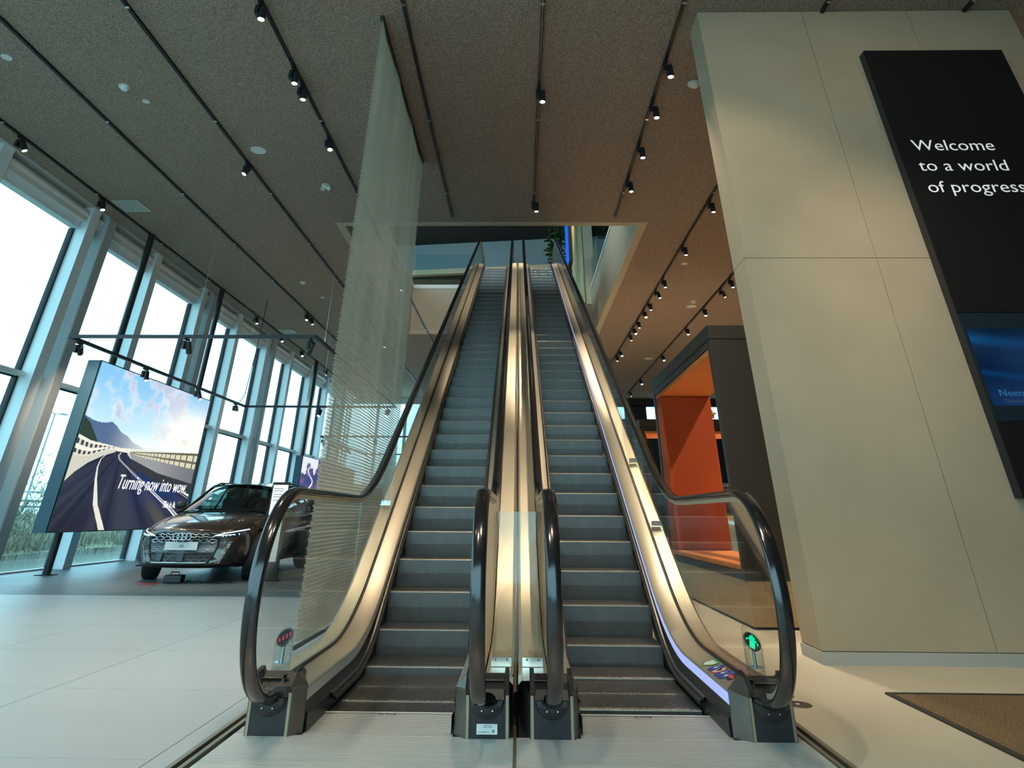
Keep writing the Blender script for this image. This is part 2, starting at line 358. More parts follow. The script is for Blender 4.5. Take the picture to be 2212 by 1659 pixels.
# tan wall end at the corner of the opening with ribbed curtain on its left face
struct(B().box(2.80, 3.19, 20.11, 25.0, HC+0.1, 14.4).obj('wall_corner', M['tanwall']))
struct(B().box(2.795, 3.195, 20.105, 20.12, 10.36, 10.366).obj('trim_joint', M['beige']))
ct = thing('ribbed_curtain', 'gold ribbed curtain hanging on the side of the tan wall upstairs', 'curtain', (2.74, 20.2, 0))
rows = []
for i in range(121):
    y = i/120*4.7; x = 0.045*math.sin(i*1.35)+0.02*math.sin(i*0.4); rows.append([(x, y, HC+1.3), (x, y, 14.3)])
B().strip(rows).obj('curtain_cloth', M['gold'], ct, 60)
B().box(-0.03, 0.03, 0, 4.7, 14.3, 14.36).obj('curtain_rail', M['tan'], ct)
# parapet glass upstairs
pg = thing('glass_balustrade', 'frameless glass balustrade on the parapet at the far end of the opening', 'balustrade', (0, 0, 0))
for k in range(2):
    x0 = -4.28+1.46*k-0.0; B().box(x0+0.01, x0+1.45, 20.0, 20.015, 9.2, 10.57).obj('pane', M['glass_u'], pg)
pg = thing('glass_balustrade', 'frameless glass balustrade along the right side of the opening upstairs', 'balustrade', (0, 0, 0))
for k in range(7):
    y0 = 9.4+1.52*k; B().box(3.08, 3.095, y0+0.005, y0+1.515, 9.15, 10.5).obj('pane', M['glass_u'], pg)

# facade on the left: windows, columns, blinds
XG = -10.33
bay = 3.03; ys = [8.25-6.06*2+bay*k for k in range(0, 14)]   # near faces of the white fins; a column stands behind every second one
NW = 'one two three four five six seven eight nine ten eleven twelve thirteen fourteen'.split()
wn = 0
for k in range(13):
    y0, y1 = ys[k], ys[k+1]; wn += 1; c_ = 0.30
    w = struct(B().box(XG-0.06, XG+0.06, y0+c_, y1, 6.78, 7.32).obj('window_%d' % wn, M['white']), 'tall facade window bay number %s from the entrance' % NW[k], 'window')
    B().box(XG-0.04, XG+0.30, y0, y0+c_, 0.0, 7.32).obj('mullion', M['white'], w)
    B().box(XG-0.10, XG+0.02, y0+c_, y0+c_+0.04, 0, 6.78).obj('glazing_bead', M['darkgrey'], w)
    B().box(XG-0.10, XG+0.02, y1-0.05, y1, 0, 6.78).obj('glazing_bead', M['darkgrey'], w)
    tz = 3.50
    B().box(XG-0.06, XG+0.12, y0+c_, y1, tz, tz+0.09).obj('transom', M['white'], w)
    B().box(XG-0.03, XG-0.01, y0+c_, y1-0.05, tz-0.035, tz).obj('gasket', M['darkgrey'], w)
    B().box(XG-0.012, XG, y0+c_+.04, y1-0.05, 0.03, tz-.035).obj('pane', M['glass_w'], w)
    B().box(XG-0.012, XG, y0+c_+.04, y1-0.05, tz+0.09, 6.78).obj('pane', M['glass_w'], w)
    B().box(XG-0.06, XG+0.04, y0+c_, y1, -0.02, 0.035).obj('sill', M['white'], w)
    if 2 <= k <= 11:
        rb = thing('roller_blind', 'rolled-up white blind above facade window number %s from the entrance' % NW[k], 'blind', (XG+0.13, y0+c_+.02, 7.10), 'rolled-up blinds along the facade')
        L_ = y1-y0-c_-.04
        B().tube([(0.05, 0, 0.04), (0.05, L_, 0.04)], 0.085, 16).obj('roller', M['roller'], rb, 50)
        B().box(-0.02, 0.10, 0.0, L_, -0.14, -0.03).obj('cassette', M['roller'], rb)
        B().box(-0.05, -0.01, 0.02, L_-.02, -0.32, -0.1).obj('blind_hem', M['white'], rb)
for k in range(0, 14, 2):
    y = ys[k]+.55; o = bevel(B().box(-10.36+0.02, -9.95, y, y+0.32, 0, HC+0.05).obj('column', M['greycol']), 0.03, 3); struct(o, 'grey steel column number %s of the glass facade' % NW[k//2], 'column')
struct(B().box(-10.6, -10.36, -9, 36, HC-0.15, HC+1.2).obj('trim_facade_head', M['white']))
# far wall
fw = B(); fw.box(-3.4, 14, 36, 36.3, 0, 6.15); fw.box(-3.4, 14, 36, 36.3, 6.85, HC)
for x, x_ in ((-3.4, -2.5), (-1, 0), (1.5, 2.4), (3.8, 4.9), (6.45, 7.75), (9.2, 10.3), (12.3, 14)): fw.box(x, x_, 36, 36.3, 6.1, 6.9)
struct(fw.obj('wall_back', M['darkgrey']))
hw = struct(B().box(-3.0, 14, 36.12, 36.13, 6.1, 6.9).obj('window_15', M['glass_w']))
w = struct(B().box(-10.4, -3.4, 36, 36.12, 6.95, HC).obj('window_14', M['white']), 'glazed end wall beyond the second lightbox', 'window')
for k in range(5):
    x0 = -10.3+1.72*k; B().box(x0-0.08, x0+0.08, 35.95, 36.15, 0, HC).obj('mullion', M['white'], w); 
    if k < 4: B().box(x0+0.08, x0+1.64, 36.05, 36.06, 2.6, 6.95).obj('pane', M['glass_w'], w)
B().box(-10.3, -3.4, 35.96, 36.1, 2.45, 2.6).obj('transom', M['white'], w)
struct(B().box(-10.3, -3.3, 35.0, 35.2, 0, 2.5).obj('wall_low_back', M['tanwall']))
struct(B().box(14, 14.3, -9, 36, 0, HC).obj('wall_side', M['panel']))

eb = B(); eb.box(2.5, 14, -9.2, -9, 0, HC); eb.box(-10.4, 2.5, -9.2, -9, 5.0, HC); struct(eb.obj('wall_daylight_block', M['panel']))  # unseen wall behind the camera, added and cut to hold back daylight
# free-standing cement panel wall on the right
PW = struct(B().box(2.612, 6.99, 1.66, 2.06, 0.0, HC).obj('wall_right', M['grout']), 'free-standing wall of large cement panels', 'wall')
xs = [2.60, 4.072, 5.55, 7.0]
for i in range(3):
    for z0, z1 in ((0.09, 3.604), (3.604, 7.295)):
        B().box(xs[i]+(0.0 if i == 0 else 0.003), xs[i+1]-0.003, 1.632, 1.66, z0+0.003, z1-0.003).obj('panel', M['panel'], PW)
for z0, z1 in ((0.09, 3.604), (3.604, 7.295)): B().box(2.60, 2.612, 1.66, 2.08, z0+0.003, z1-0.003).obj('panel', M['panel'], PW)
bb = B().box(2.585, 7.0, 1.617, 1.66, 0, 0.088); bb.box(2.585, 2.612, 1.66, 2.09, 0, 0.088)
struct(bb.obj('baseboard_right', M['skirting']))

# ================================================================== OUTSIDE
struct(B().box(-22, -10.9, -30, 90, -0.9, -0.70).obj('water_canal', M['water']), 'grey green canal outside the facade', 'canal')
struct(B().box(-10.95, -10.40, -30, 90, -1.0, -0.03).obj('path_outside', M['tile']))
sp_ = B()
pts = [(-21.9, -0.5), (-23, 0.15), (-25, 0.8), (-26.5, 0.95), (-34, 0.95), (-120, 0.9)]
n_ = 60; rows = []
for i in range(n_+1):
    y = -10+130*i/n_; rows.append([(x+random.uniform(-.1, .1), y, z+random.uniform(-.06, .06)) for x, z in pts[:4]]+[(x, y, z) for x, z in pts[4:]])
struct(B().strip(rows).obj('land_bank', M['grass'], None, 60), 'grassy canal bank', 'bank')
struct(B().box(-34, -27.5, -10, 120, 0.95, 1.0).obj('road_far', M['asphalt']))
pl = thing('timber_sheet_piling', 'row of weathered timber planks edging the far canal bank', 'retaining wall', (-21.95, 0, 0))
pm = B().box(-0.05, 0.05, -0.11, 0.11, -1.0, 0).mesh('plank'); pm.materials.append(M['wood_pile'])
for i in range(150):
    o = link('plank', pm, pl, (random.uniform(-.02, .02), 14+0.25*i, -0.47+random.uniform(-.03, .03)))
gr = B()
for i in range(16000):
    y = random.uniform(12, 60); x = random.choice([random.uniform(-22, -23.6), random.uniform(-22.2, -26.5)])
    z = -0.5+max(0, min(1.35, (-21.9-x)*0.4)); h = random.uniform(.2, .75); a = random.uniform(0, 2*PI); w_ = .035; l = random.uniform(.0, .45)
    p = Vector((x, y, z-.05)); q = p+Vector((random.uniform(-.25, .25), l*random.choice((-1, 1)), h)); s_ = Vector((math.cos(a), math.sin(a), 0))*w_
    gr.add([p-s_, p+s_, q], [(0, 1, 2)], random.choice((0, 0, 1)))
tag(gr.obj('bank_grass', [M['reed'], M['grass']]), 'tall dry grass and reeds on the canal bank', 'grass', kind='stuff')
def shrub(x, y, z, h, n, seed, label):
    rnd = random.Random(seed); t = thing('bare_shrub', label, 'shrub', (x, y, z), 'spring shrubs on the canal bank'); b = B(); c = B()
    for i in range(n):
        a = rnd.uniform(0, 2*PI); d = Vector((math.cos(a)*.5, math.sin(a)*.7, rnd.uniform(.6, 1.2))); p = Vector((rnd.uniform(-.2, .2), rnd.uniform(-.2, .2), 0)); pts = [p]; L = h*rnd.uniform(.5, 1)
        for k in range(6):
            d = (d+Vector((rnd.uniform(-.25, .25), rnd.uniform(-.25, .25), rnd.uniform(-.1, .1)))).normalized(); p = p+d*L/6; pts.append(p)
            if k > 1:
                for _ in range(3):
                    e = p+Vector((rnd.uniform(-.5, .5), rnd.uniform(-.6, .6), rnd.uniform(.1, .6)))*h*.18; b.tube([p, (p+e)/2+Vector((0, 0, .03)), e], [.008, .006, .004], 3)
                    for _ in range(3):
                        g = p.lerp(e, rnd.random()); r = .03; c.add([g+Vector((-r, 0, 0)), g+Vector((0, r, r)), g+Vector((r, 0, 0)), g+Vector((0, -r, -r))], [(0, 1, 2, 3)])
        b.tube(pts, [.022, .019, .016, .013, .010, .007, .004], 4)
    b.obj('branches', M['twig'], t); o = c.obj('buds', M['bud'], t); o['kind'] = 'stuff'
shrub(-21.0, 23.8, -0.6, 4.4, 30, 3, 'budding shrub beyond the canal between the first column and the large lightbox')
shrub(-21.2, 19.0, -0.6, 4.6, 22, 4, 'budding shrub beyond the canal seen through the first window')
shrub(-24.0, 47, 0.6, 3.6, 16, 5, 'bare shrub on the bank seen above the brown car bonnet')
shrub(-24.0, 58, 0.6, 3.6, 16, 6, 'bare shrub on the bank seen through the third window')
shrub(-24.0, 72, 0.6, 3.6, 16, 8, 'bare shrub on the bank farthest from the entrance')
lp = thing('street_lamp', 'pale double-armed street lamp beyond the canal', 'street lamp', (-30, 38.2, 0.9))
B().tube([(0, 0, 0), (0, 0, 5.7)], [.07, .04], 8).obj('lamp_pole', M['galv'], lp)
for s in (-1, 1): B().tube([(0, 0, 5.7), (0.0, s*.9, 5.78)], .03, 6).obj('lamp_arm', M['galv'], lp); B().box(-.1, .1, s*.9-.25, s*.9+.25, 5.74, 5.82).obj('lamp_head', M['galv'], lp)
gd = thing('guard_rail', 'galvanised road guard rail beyond the canal bank', 'guard rail', (-27, 0, 0.95))
for z in (0.35, 0.62): B().box(-.03, .03, 5, 100, z, z+.12).obj('rail', M['galv'], gd)
for k in range(24): B().box(-.05, -.01, 5+4*k, 5.12+4*k, 0, .75).obj('post', M['galv'], gd)
for lb, y, z0, z1, w_ in (('hazy blue billboard panel beyond the canal', 78, 2.6, 5.2, 4.2), ('hazy blue billboard panel farther along the road', 71, 2.8, 5.4, 3.0)):
    t = thing('billboard', lb, 'billboard', (-45, y, 0.9)); B().box(-.1, .1, 0, w_, z0-.9, z1-.9).obj('board', M['haze'], t)
    for q in (.4, w_-.5): B().box(-.08, .08, q, q+.15, 0, z0-.9).obj('post', M['haze'], t)
hz = B().box(-60.1, -60, 40, 150, 3.2, 3.35); 
for k in range(20): hz.box(-60.1, -60, 40+5*k, 40.2+5*k, 0.9, 3.3)
tag(hz.obj('bridge_railing', M['haze']), 'hazy railing of a far viaduct', 'railing')

# ================================================================== ESCALATORS
T30 = 0.5765
def sp(t, d): return 0 if t < -d else (t if t > d else (t+d)**2/(4*d))
def curve(Y, zlow, h, zhigh, d=0.6, dt=0.35):    # flat - incline - flat; the incline runs h above the step noses
    Ya = 1.083+(zlow-h)/T30; Yb = 1.083+(zhigh-h)/T30
    return zlow+T30*(sp(Y-Ya, d)-sp(Y-Yb, dt))
def steps_z(Y): return T30*(sp(Y-1.083, 0.35)-sp(Y-16.0, 0.35))
def ylist(a, b):
    out = [a]; y = a
    while y < b-1e-6:
        y += 0.06 if y < 3.4 or 14.8 < y < 17.6 else 0.8
        out.append(min(y, b))
    return out
SW = 0.405
def step_mesh():
    b = B(); n = 81; p = 2*SW/n; prof = [(0.396, 0.0, 0, 1), (0.014, 0.0, 0, 1), (0.003, -0.004, -.7, .7), (0.0, -0.012, -1, 0), (0.004, -0.12, -1, 0), (0.022, -0.245, -1, 0)]
    rows = []
    for (y, z, ny, nz) in prof:
        r = []
        for i in range(n):
            x = -SW+i*p
            for xx, h in ((x, 0), (x+p*.52, 0), (x+p*.52, -.008), (x+p, -.008)): r.append((xx, y+ny*h, z+nz*h))
        rows.append(r)
    k = len(rows[0])
    for i in range(len(rows)-1): b.strip(rows[i:i+2], (0, 2, 2, 1, 1)[i])
    b.box(-SW, SW, 0.012, 0.396, -0.03, -0.010, 0)
    me = b.mesh('step'); me.materials.append(M['rib']); me.materials.append(M['riser']); me.materials.append(M['nosing_glint'])
    me.polygons.foreach_set('material_index', b.m); return me
STEP = step_mesh()
def rail_path(s0=-1.0):
    pts = [(-0.40, 0.16), (-0.55, 0.178), (-0.70, 0.20)]
    for k in range(1, 41):
        a = -PI/2-PI*k/40; pts.append((-0.70+0.5*math.cos(a), 0.70+0.5*math.sin(a)))
    for y in ylist(-0.62, 18.6)[0:]: pts.append((y, curve(y, 1.2, 1.0-0.015, 9.8)))
    zt = pts[-1][1]
    for k in range(1, 13):
        a = PI/2-PI*k/12; pts.append((18.6+0.5*math.cos(a), zt-0.5+0.5*math.sin(a)))
    return pts
RP = rail_path()
def sweep_rail(sec, pts):   # sec: (across, outward) points; path in the y-z plane
    rows = []
    for i, (y, z) in enumerate(pts):
        a = pts[max(i-1, 0)]; c = pts[min(i+1, len(pts)-1)]; t = Vector((c[0]-a[0], c[1]-a[1])).normalized()
        n = Vector((-t.y, t.x))   # outward normal: left of the direction of travel (up on the flat run)
        rows.append([(sx, y+n.x*so, z+n.y*so) for sx, so in sec])
    return rows
RAILSEC = [(-.022, -.020), (-.036, -.018), (-.042, -.006), (-.038, .008), (-.026, .015), (0, .018), (.026, .015), (.038, .008), (.042, -.006), (.036, -.018), (.022, -.020)]
def profile_sweep(sec, zf, ya, yb):   # sec: (x, z offset)
    return [[(x, y, zf(y)+z) for x, z in sec] for y in ylist(ya, yb)]
zG = lambda y: curve(y, 0.24, 0.17, 8.84)     # glass foot / deck top
zI = lambda y: curve(y, 0.20, 0.12, 8.80)     # inner edge of the deck
def glass_panes(parent, x, ya_list):
    rp = [(y, z) for y, z in RP]
    def ztop(y): return curve(y, 1.2, 0.985, 9.8)-0.02
    bnd = [None]+ya_list
    for i in range(len(bnd)):
        if i == 0:
            poly = [(y, z+0.0) for y, z in [(-0.66, 0.225)]]
            for k in range(1, 40):
                a = -PI/2-PI*k/40; poly.append((-0.70+0.482*math.cos(a), 0.70+0.482*math.sin(a)))
            y1 = bnd[1]; up = [y for y in ylist(-0.68, y1)]; poly += [(y, ztop(y)) for y in up]; dn = [y for y in ylist(-0.40, y1)][::-1]; poly += [(y, zG(y)-.01) for y in dn]
        else:
            y0 = bnd[i]+0.006; y1 = bnd[i+1] if i+1 < len(bnd) else 18.6; up = ylist(y0, y1); poly = [(y, ztop(y)) for y in up]+[(y, zG(y)-.01) for y in up[::-1]]
        B().prism(poly, 'x', x-0.005, x+0.005).obj('pane', M['glass_b'], parent)
def escalator(cx, phase, label, sticker, outer):   # outer: -1 left machine, +1 right machine (side of its outer flank)
    E = thing('escalator', label, 'escalator', (cx, 0, 0))
    k = 0
    y = phase-0.4
    while y < 17.4:
        if y > -0.02-0.4:
            yy = max(y, 0.0) if y < 0 else y
            o = link('step', STEP, E, (0, y, steps_z(y)))
            if y < 0: o.location.z = -0.006
        y += 0.4
    for s in (-1, 1):
        o_ = s*outer > 0       # this flank is the outer one
        xr = 0.587*s; gx = 0.562*s
        # handrail
        rows = sweep_rail([(xr+a, b_) for a, b_ in RAILSEC], RP); B().strip(rows, closed=True).obj('handrail', M['blackgloss'], E, 60)
        tr_ = sweep_rail([(xr-.020, -.022), (xr-.020, -.045), (xr+.020, -.045), (xr+.020, -.022)], RP[3:]); B().strip(tr_, closed=True).obj('handrail_guide', M['steel'], E, 30)
        bal = bpy.data.objects.new('balustrade', None); COL.objects.link(bal); bal.parent = E
        glass_panes(bal, xr, [1.15, 2.62, 4.3, 6.0, 7.7, 9.4, 11.1, 12.8, 14.5, 16.4])
        # deck: from the inner edge up to the glass foot
        xi = 0.432*s; xg = 0.574*s
        B().strip([[(xi, y, zI(y)), (xi+.008*s, y, zI(y)+.008), (xg, y, zG(y)-.002), (xg, y, zG(y)-.03)] for y in ylist(-0.46, 18.4)]).obj('inner_deck', M['steel'], E, 30)
        B().strip([[(xg-.004*s, y, zG(y)), (xg-.004*s, y, zG(y)+.014), (xg+.009*s, y, zG(y)+.014), (xg+.009*s, y, zG(y))] for y in ylist(-0.46, 18.4)]).obj('glass_gasket', M['black'], E, 30)
        B().strip([[(xi-.001*s, y, zI(y)-.058), (xi-.001*s, y, zI(y)-.002)] for y in ylist(-0.46, 18.4)]).obj('light_strip', M['led_on'] if sticker and s > 0 else M['strip_off'], E, 30)
        B().strip([[(xi-.001*s, y, zI(y)-.094), (xi-.001*s, y, zI(y)-.058)] for y in ylist(-0.46, 18.4)]).obj('steel_fillet', M['steel_dark'], E, 30)
        # skirt panel
        xk = 0.414*s
        B().strip([[(xi, y, zI(y)-.094), (xk, y, zI(y)-.12), (xk, y, min(steps_z(y), zI(y)-.12)-.16)] for y in ylist(-0.455, 18.4)]).obj('skirt_panel', M['steel_skirt'], E, 30)
        # brush and its holder
        ya, yb = 0.05, 17.6; zB = lambda y: max(steps_z(y)+0.062, 0.062)
        B().strip([[(xk, y, zB(y)+.022), (xk-.014*s, y, zB(y)+.018), (xk-.016*s, y, zB(y)+.004), (xk, y, zB(y)-.004)] for y in ylist(ya, yb)], closed=True).obj('brush_holder', M['steel_dark'], E, 30)
        B().strip([[(xk-.002*s, y, zB(y)+.006), (xk-.030*s, y, zB(y)-.014), (xk-.030*s, y, zB(y)-.030), (xk-.002*s, y, zB(y)-.016)] for y in ylist(ya+.05, yb)], closed=True).obj('brush', M['brush'], E, 30)
        # outer deck beyond the glass
        xo = (0.735 if o_ else (.765 if outer < 0 else .778))*s; xh = 0.597*s
        B().strip([[(xh, y, zG(y)), (xo-.02*s, y, zG(y)), (xo, y, zG(y)-.02), (xo, y, (zG(y)-.9 if y > 2.0 else max(zG(y)-.9, 0.0)) if o_ else zG(y)-.12)] for y in ylist(-0.46, 18.4)]).obj('outer_deck', M['steel'], E, 30)
        for yj in (1.46, 4.4, 7.4, 10.4, 13.4):
            B().box(xi+.01*s, xg-.004*s, yj, yj+.004, zI(yj)+.0, zI(yj)+.002).obj('deck_joint', M['steel_dark'], E)
        # newel cover
        nv = bpy.data.objects.new('newel_cover', None); COL.objects.link(nv); nv.parent = E; bo = ((-.030 if outer < 0 else .055) if o_ else (.034 if outer < 0 else .0)); nv.location = (xr+bo, 0, 0)
        w0, w1 = 0.125, 0.118
        prof_ = [(-.53, 0), (-.545, .19), (-.575, .20), (-.585, .225), (-.51, .275), (-.40, .29), (-.30, .25), (-.30, 0)]
        for q in (-1, 1):
            B().prism(prof_, 'x', q*w1, q*(w1+.005)).obj('side_cheek', M['steel_dark'], nv)
            B().prism([(-.53, 0), (-.545, .19), (-.53, .19), (-.515, 0)], 'x', q*(w1-.014), q*w1).obj('corner_strip', M['brass'], nv)
            B().prism([(-.575, .20), (-.585, .225), (-.51, .275), (-.40, .29), (-.40, .27), (-.50, .255), (-.565, .215)], 'x', q*(w1-.020), q*(w1+.006)).obj('cover_lip', M['black'], nv)
        B().prism([(-.525, 0), (-.54, .17), (-.50, .20), (-.40, .265), (-.26, .24), (-.26, 0)], 'x', -w1+.014, w1-.014).obj('front_cover', M['blackplastic'], nv)
        inl = B(); ring = []
        for k2 in range(25):
            a = PI*k2/24; ring.append((math.cos(a), -math.sin(a)))
        inl.strip([[(c*.098, -.556, .172+sn*.085) for c, sn in ring], [(c*.085, -.572, .172+sn*.070) for c, sn in ring], [(c*.060, -.572, .172+sn*.03) for c, sn in ring], [(c*.055, -.545, .172+sn*.02) for c, sn in ring]])
        inl.add([(-.098, -.556, .172), (.098, -.556, .172), (.09, -.53, .215), (-.09, -.53, .215)], [(0, 1, 2, 3)])
        inl.obj('handrail_inlet', M['blackplastic'], nv, 50)
        bt_ = sweep_rail([(c*.052, d*.030-.006) for c, d in [(math.cos(2*PI*i/14), math.sin(2*PI*i/14)) for i in range(14)]], [(-.42, .12), (-.52, .145), (-.60, .172), (-.68, .192)])
        B().strip(bt_, closed=True).obj('inlet_boot', M['black'], nv, 60)
        for q in (-.03, .03): B().lathe([(.004, 0), (.004, .004), (0, .004)], (q, -.573, .128), (0, -1, 0), 8).obj('screw', M['chrome'], nv)
        # cheek plate closing the corner between newel and deck
        gx_ = xr+bo-s*.123
        B().add([(gx_, -.53, 0), (gx_, -.545, .19), (gx_, -.585, .225), (gx_, -.51, .275), (0.431*s, -.455, .212), (0.431*s, -.455, 0)], [(5, 0, 1), (5, 1, 4), (1, 2, 4), (2, 3, 4)]).obj('newel_gusset', M['steel_dark'], E)
        B().add([(gx_, -.51, .275), (0.431*s, -.455, .212), (0.574*s, -.455, .248), (gx_, -.40, .27)], [(0, 1, 2, 3)]).obj('deck_end_plate', M['steel_dark'], E)
        if not o_: B().add([(0.71*s, -.53, 0), (0.71*s, -.545, .19), (0.765*s, -.24, .24), (0.765*s, -.24, 0)], [(0, 1, 2, 3)]).obj('middle_gusset', M['steel_dark'], E)
    # comb and landing plate
    cmb = B(); n = 81; p = 2*SW/n
    cmb.add([(-SW-.02, -.035, .003), (SW+.02, -.035, .003), (SW+.012, .0, .002), (-SW-.012, .0, .002), (-SW-.02, -.035, -.02), (SW+.02, -.035, -.02), (SW+.012, 0, -.02), (-SW-.012, 0, -.02)], [(0, 1, 2, 3), (4, 5, 6, 7), (3, 2, 6, 7), (0, 3, 7, 4), (1, 2, 6, 5)])
    for i in range(n):
        x = -SW+i*p+p*.55; cmb.add([(x, -.002, .004), (x+p*.4, -.002, .004), (x+p*.32, .028, -.008), (x+p*.08, .028, -.008)], [(0, 1, 2, 3)])
    cmb.obj('comb_plate', M['alu'], E)
    lpn = B(); x0, x1 = -0.81, 0.775 
    if outer > 0: x0, x1 = -0.788, 0.81
    for (a, b_) in ((-3.2, -1.02), (-1.015, -.50), (-.495, -.035)):
        y = a
        while y < b_-.001:
            y2 = min(y+.0125, b_); xa, xb = (x0, x1) if b_ <= -.5 else (-.425, .425)
            lpn.add([(xa, y, .0), (xb, y, .0), (xb, y+.0075, .0), (xa, y+.0075, .0), (xa, y+.0085, -.0035), (xb, y+.0085, -.0035), (xa, y2, -.0035), (xb, y2, -.0035)], [(0, 1, 2, 3), (3, 2, 5, 4), (4, 5, 7, 6)]); y = y2
        if b_ > -.5:
            xe = x0 if outer < 0 else x1
            y = a
            while y < b_-.001: lpn.add([(xe, y, 0), (xe-outer*.13, y, 0), (xe-outer*.13, y+.0075, 0), (xe, y+.0075, 0)], [(0, 1, 2, 3)]); y += .0125
        lpn.box(x0, x1, a+.001, b_-.001, -.03, -.004) if b_ <= -.5 else None
    lpn.obj('landing_plate', M['alu'], E)
    B().box(x0 if outer < 0 else -0.775, x1 if outer > 0 else 0.775, -.50, -.02, -.03, -.005).obj('floor_cover', M['steel_dark'], E)
    text('plate_marking', 'OTIS', 0.030, M['black'], E, (-0.075, -0.10, 0.008), (0, 0, 0), 1.7, 0, .0005, space=1.1)
    B().box(-.75, .75, 2.2, 3.0, -.02, .0).obj('under_cover', M['steel_dark'], E)
    ud = B(); ud.add([(-.74, 1.9, 0), (.74, 1.9, 0), (.74, 17.4, 7.75), (-.74, 17.4, 7.75), (.74, 18.4, 7.75), (-.74, 18.4, 7.75)], [(0, 1, 2, 3), (3, 2, 4, 5)]); ud.obj('truss_cladding', M['steel'], E)
    return E
EL = escalator(-0.777, 0.29, 'left escalator of the pair, its outer side facing the parked brown car', False, -1)
ER = escalator(0.796, 0.555, 'right escalator of the pair, with a glowing light strip and a row of stickers', True, 1)
# the decks of the two machines meet along the middle
B().box(0.767, 0.784, -3.2, -0.25, -.03, 0.001).obj('seam_strip', M['brass'], EL)
B().strip([[(.765, y, zG(y)-.09), (.784, y, zG(y)-.09)] for y in ylist(-.25, 18.4)]).obj('gap_cover', M['steel_dark'], EL)
# stickers and emergency switch on the right deck
def on_deck(u, y, lift=.002):   # u across the deck 0 (inner) .. 1 (glass)
    xi, xg = .440, .574; return (xi+(xg-xi)*u, y, zI(y)+.008+(zG(y)-zI(y)-.010)*u+lift)
def sticker(kind, y, parent):
    lift = .002
    if kind == 'leaf':
        P0 = [(.10, .05), (.5, .10), (.9, .06), (.9, -.06), (.5, -.10), (.25, -.06)]; b = B().add([on_deck(u, y+d) for u, d in [(.06, .02), (.30, .085), (.92, .085), (.92, -.045), (.5, -.055)]], [(0, 1, 2, 3, 4)]); o = b.obj('safety_sticker', M['greens'], parent)
        B().add([on_deck(u, y+d, .003) for u, d in [(.16, .018), (.36, .068), (.78, .07), (.78, -.033), (.5, -.042)]], [(0, 1, 2, 3, 4)]).obj('inlay', M['wsticker'], o); return
    r = .048; mats = {'blue': M['blue'], 'red': M['red']}
    pts = [on_deck(.5+.42*math.cos(a), y+r*math.sin(a)) for a in np.linspace(0, 2*PI, 25)[:-1]]
    o = B().add(pts, [tuple(range(24))]).obj('safety_sticker', mats[kind], parent)
    if kind == 'red':
        B().add([on_deck(.5+.32*math.cos(a), y+.034*math.sin(a), .003) for a in np.linspace(0, 2*PI, 25)[:-1]], [tuple(range(24))]).obj('inlay', M['wsticker'], o)
        B().add([on_deck(u, y+d, .004) for u, d in [(.25, -.006), (.75, .02), (.75, .028), (.25, .004)]], [(0, 1, 2, 3)]).obj('inlay', M['red'], o)
        B().add([on_deck(u, y+d, .0045) for u, d in [(.38, -.012), (.62, -.012), (.66, .012), (.5, .02), (.36, .008)]], [(0, 1, 2, 3, 4)]).obj('inlay', M['black'], o)
    else:
        q = B()
        q.add([on_deck(u, y+d, .003) for u, d in [(.30, -.014), (.70, -.014), (.70, -.008), (.30, -.008)]], [(0, 1, 2, 3)])
        q.add([on_deck(u, y+d, .003) for u, d in [(.42, -.008), (.56, -.008), (.58, .018), (.44, .022)]], [(0, 1, 2, 3)])
        q.add([on_deck(u, y+d, .003) for u, d in [(.56, .004), (.78, .016), (.78, .021), (.56, .012)]], [(0, 1, 2, 3)])
        q.obj('inlay', M['wsticker'], o)
for kd, y in (('leaf', .20), ('blue', .07), ('red', -.015), ('blue', -.095), ('blue', -.17)): sticker(kd, y, ER)
B().lathe([(.022, -.004), (.022, .006), (.018, .012), (0, .013)], on_deck(.66, -.235, 0), (0, 0, 1), 20).obj('emergency_button', M['red'], ER, 40)
kb = B().lathe([(.026, -.004), (.026, .004), (0, .004)], (0, 0, 0), (0, 0, 1), 4); o = kb.obj('key_switch', M['blackplastic'], ER); o.location = on_deck(.5, -.258, 0)
# maker label on the left machine's inner newel cover
nl = [c for c in EL.children if c.name.startswith('newel_cover')][1]
lb_ = B().box(-.058, .058, -.5415, -.5335, 0.022, 0.066).obj('maker_label', M['wsticker'], nl)
text('label_text', 'OTIS', .016, M['black'], lb_, (-.02, -.543, .050), (PI/2-.05, 0, 0), 1.4, 0, .0003)
text('label_text', 'ROTTERDAM  NL', .007, M['black'], lb_, (-.05, -.5425, .030), (PI/2-.05, 0, 0), 1.2, 0, .0003)
B().lathe([(.007, 0), (.007, .002), (0, .002)], (.035, -.5415, .036), (0, -1, 0), 12).obj('label_dot', M['greens'], lb_)
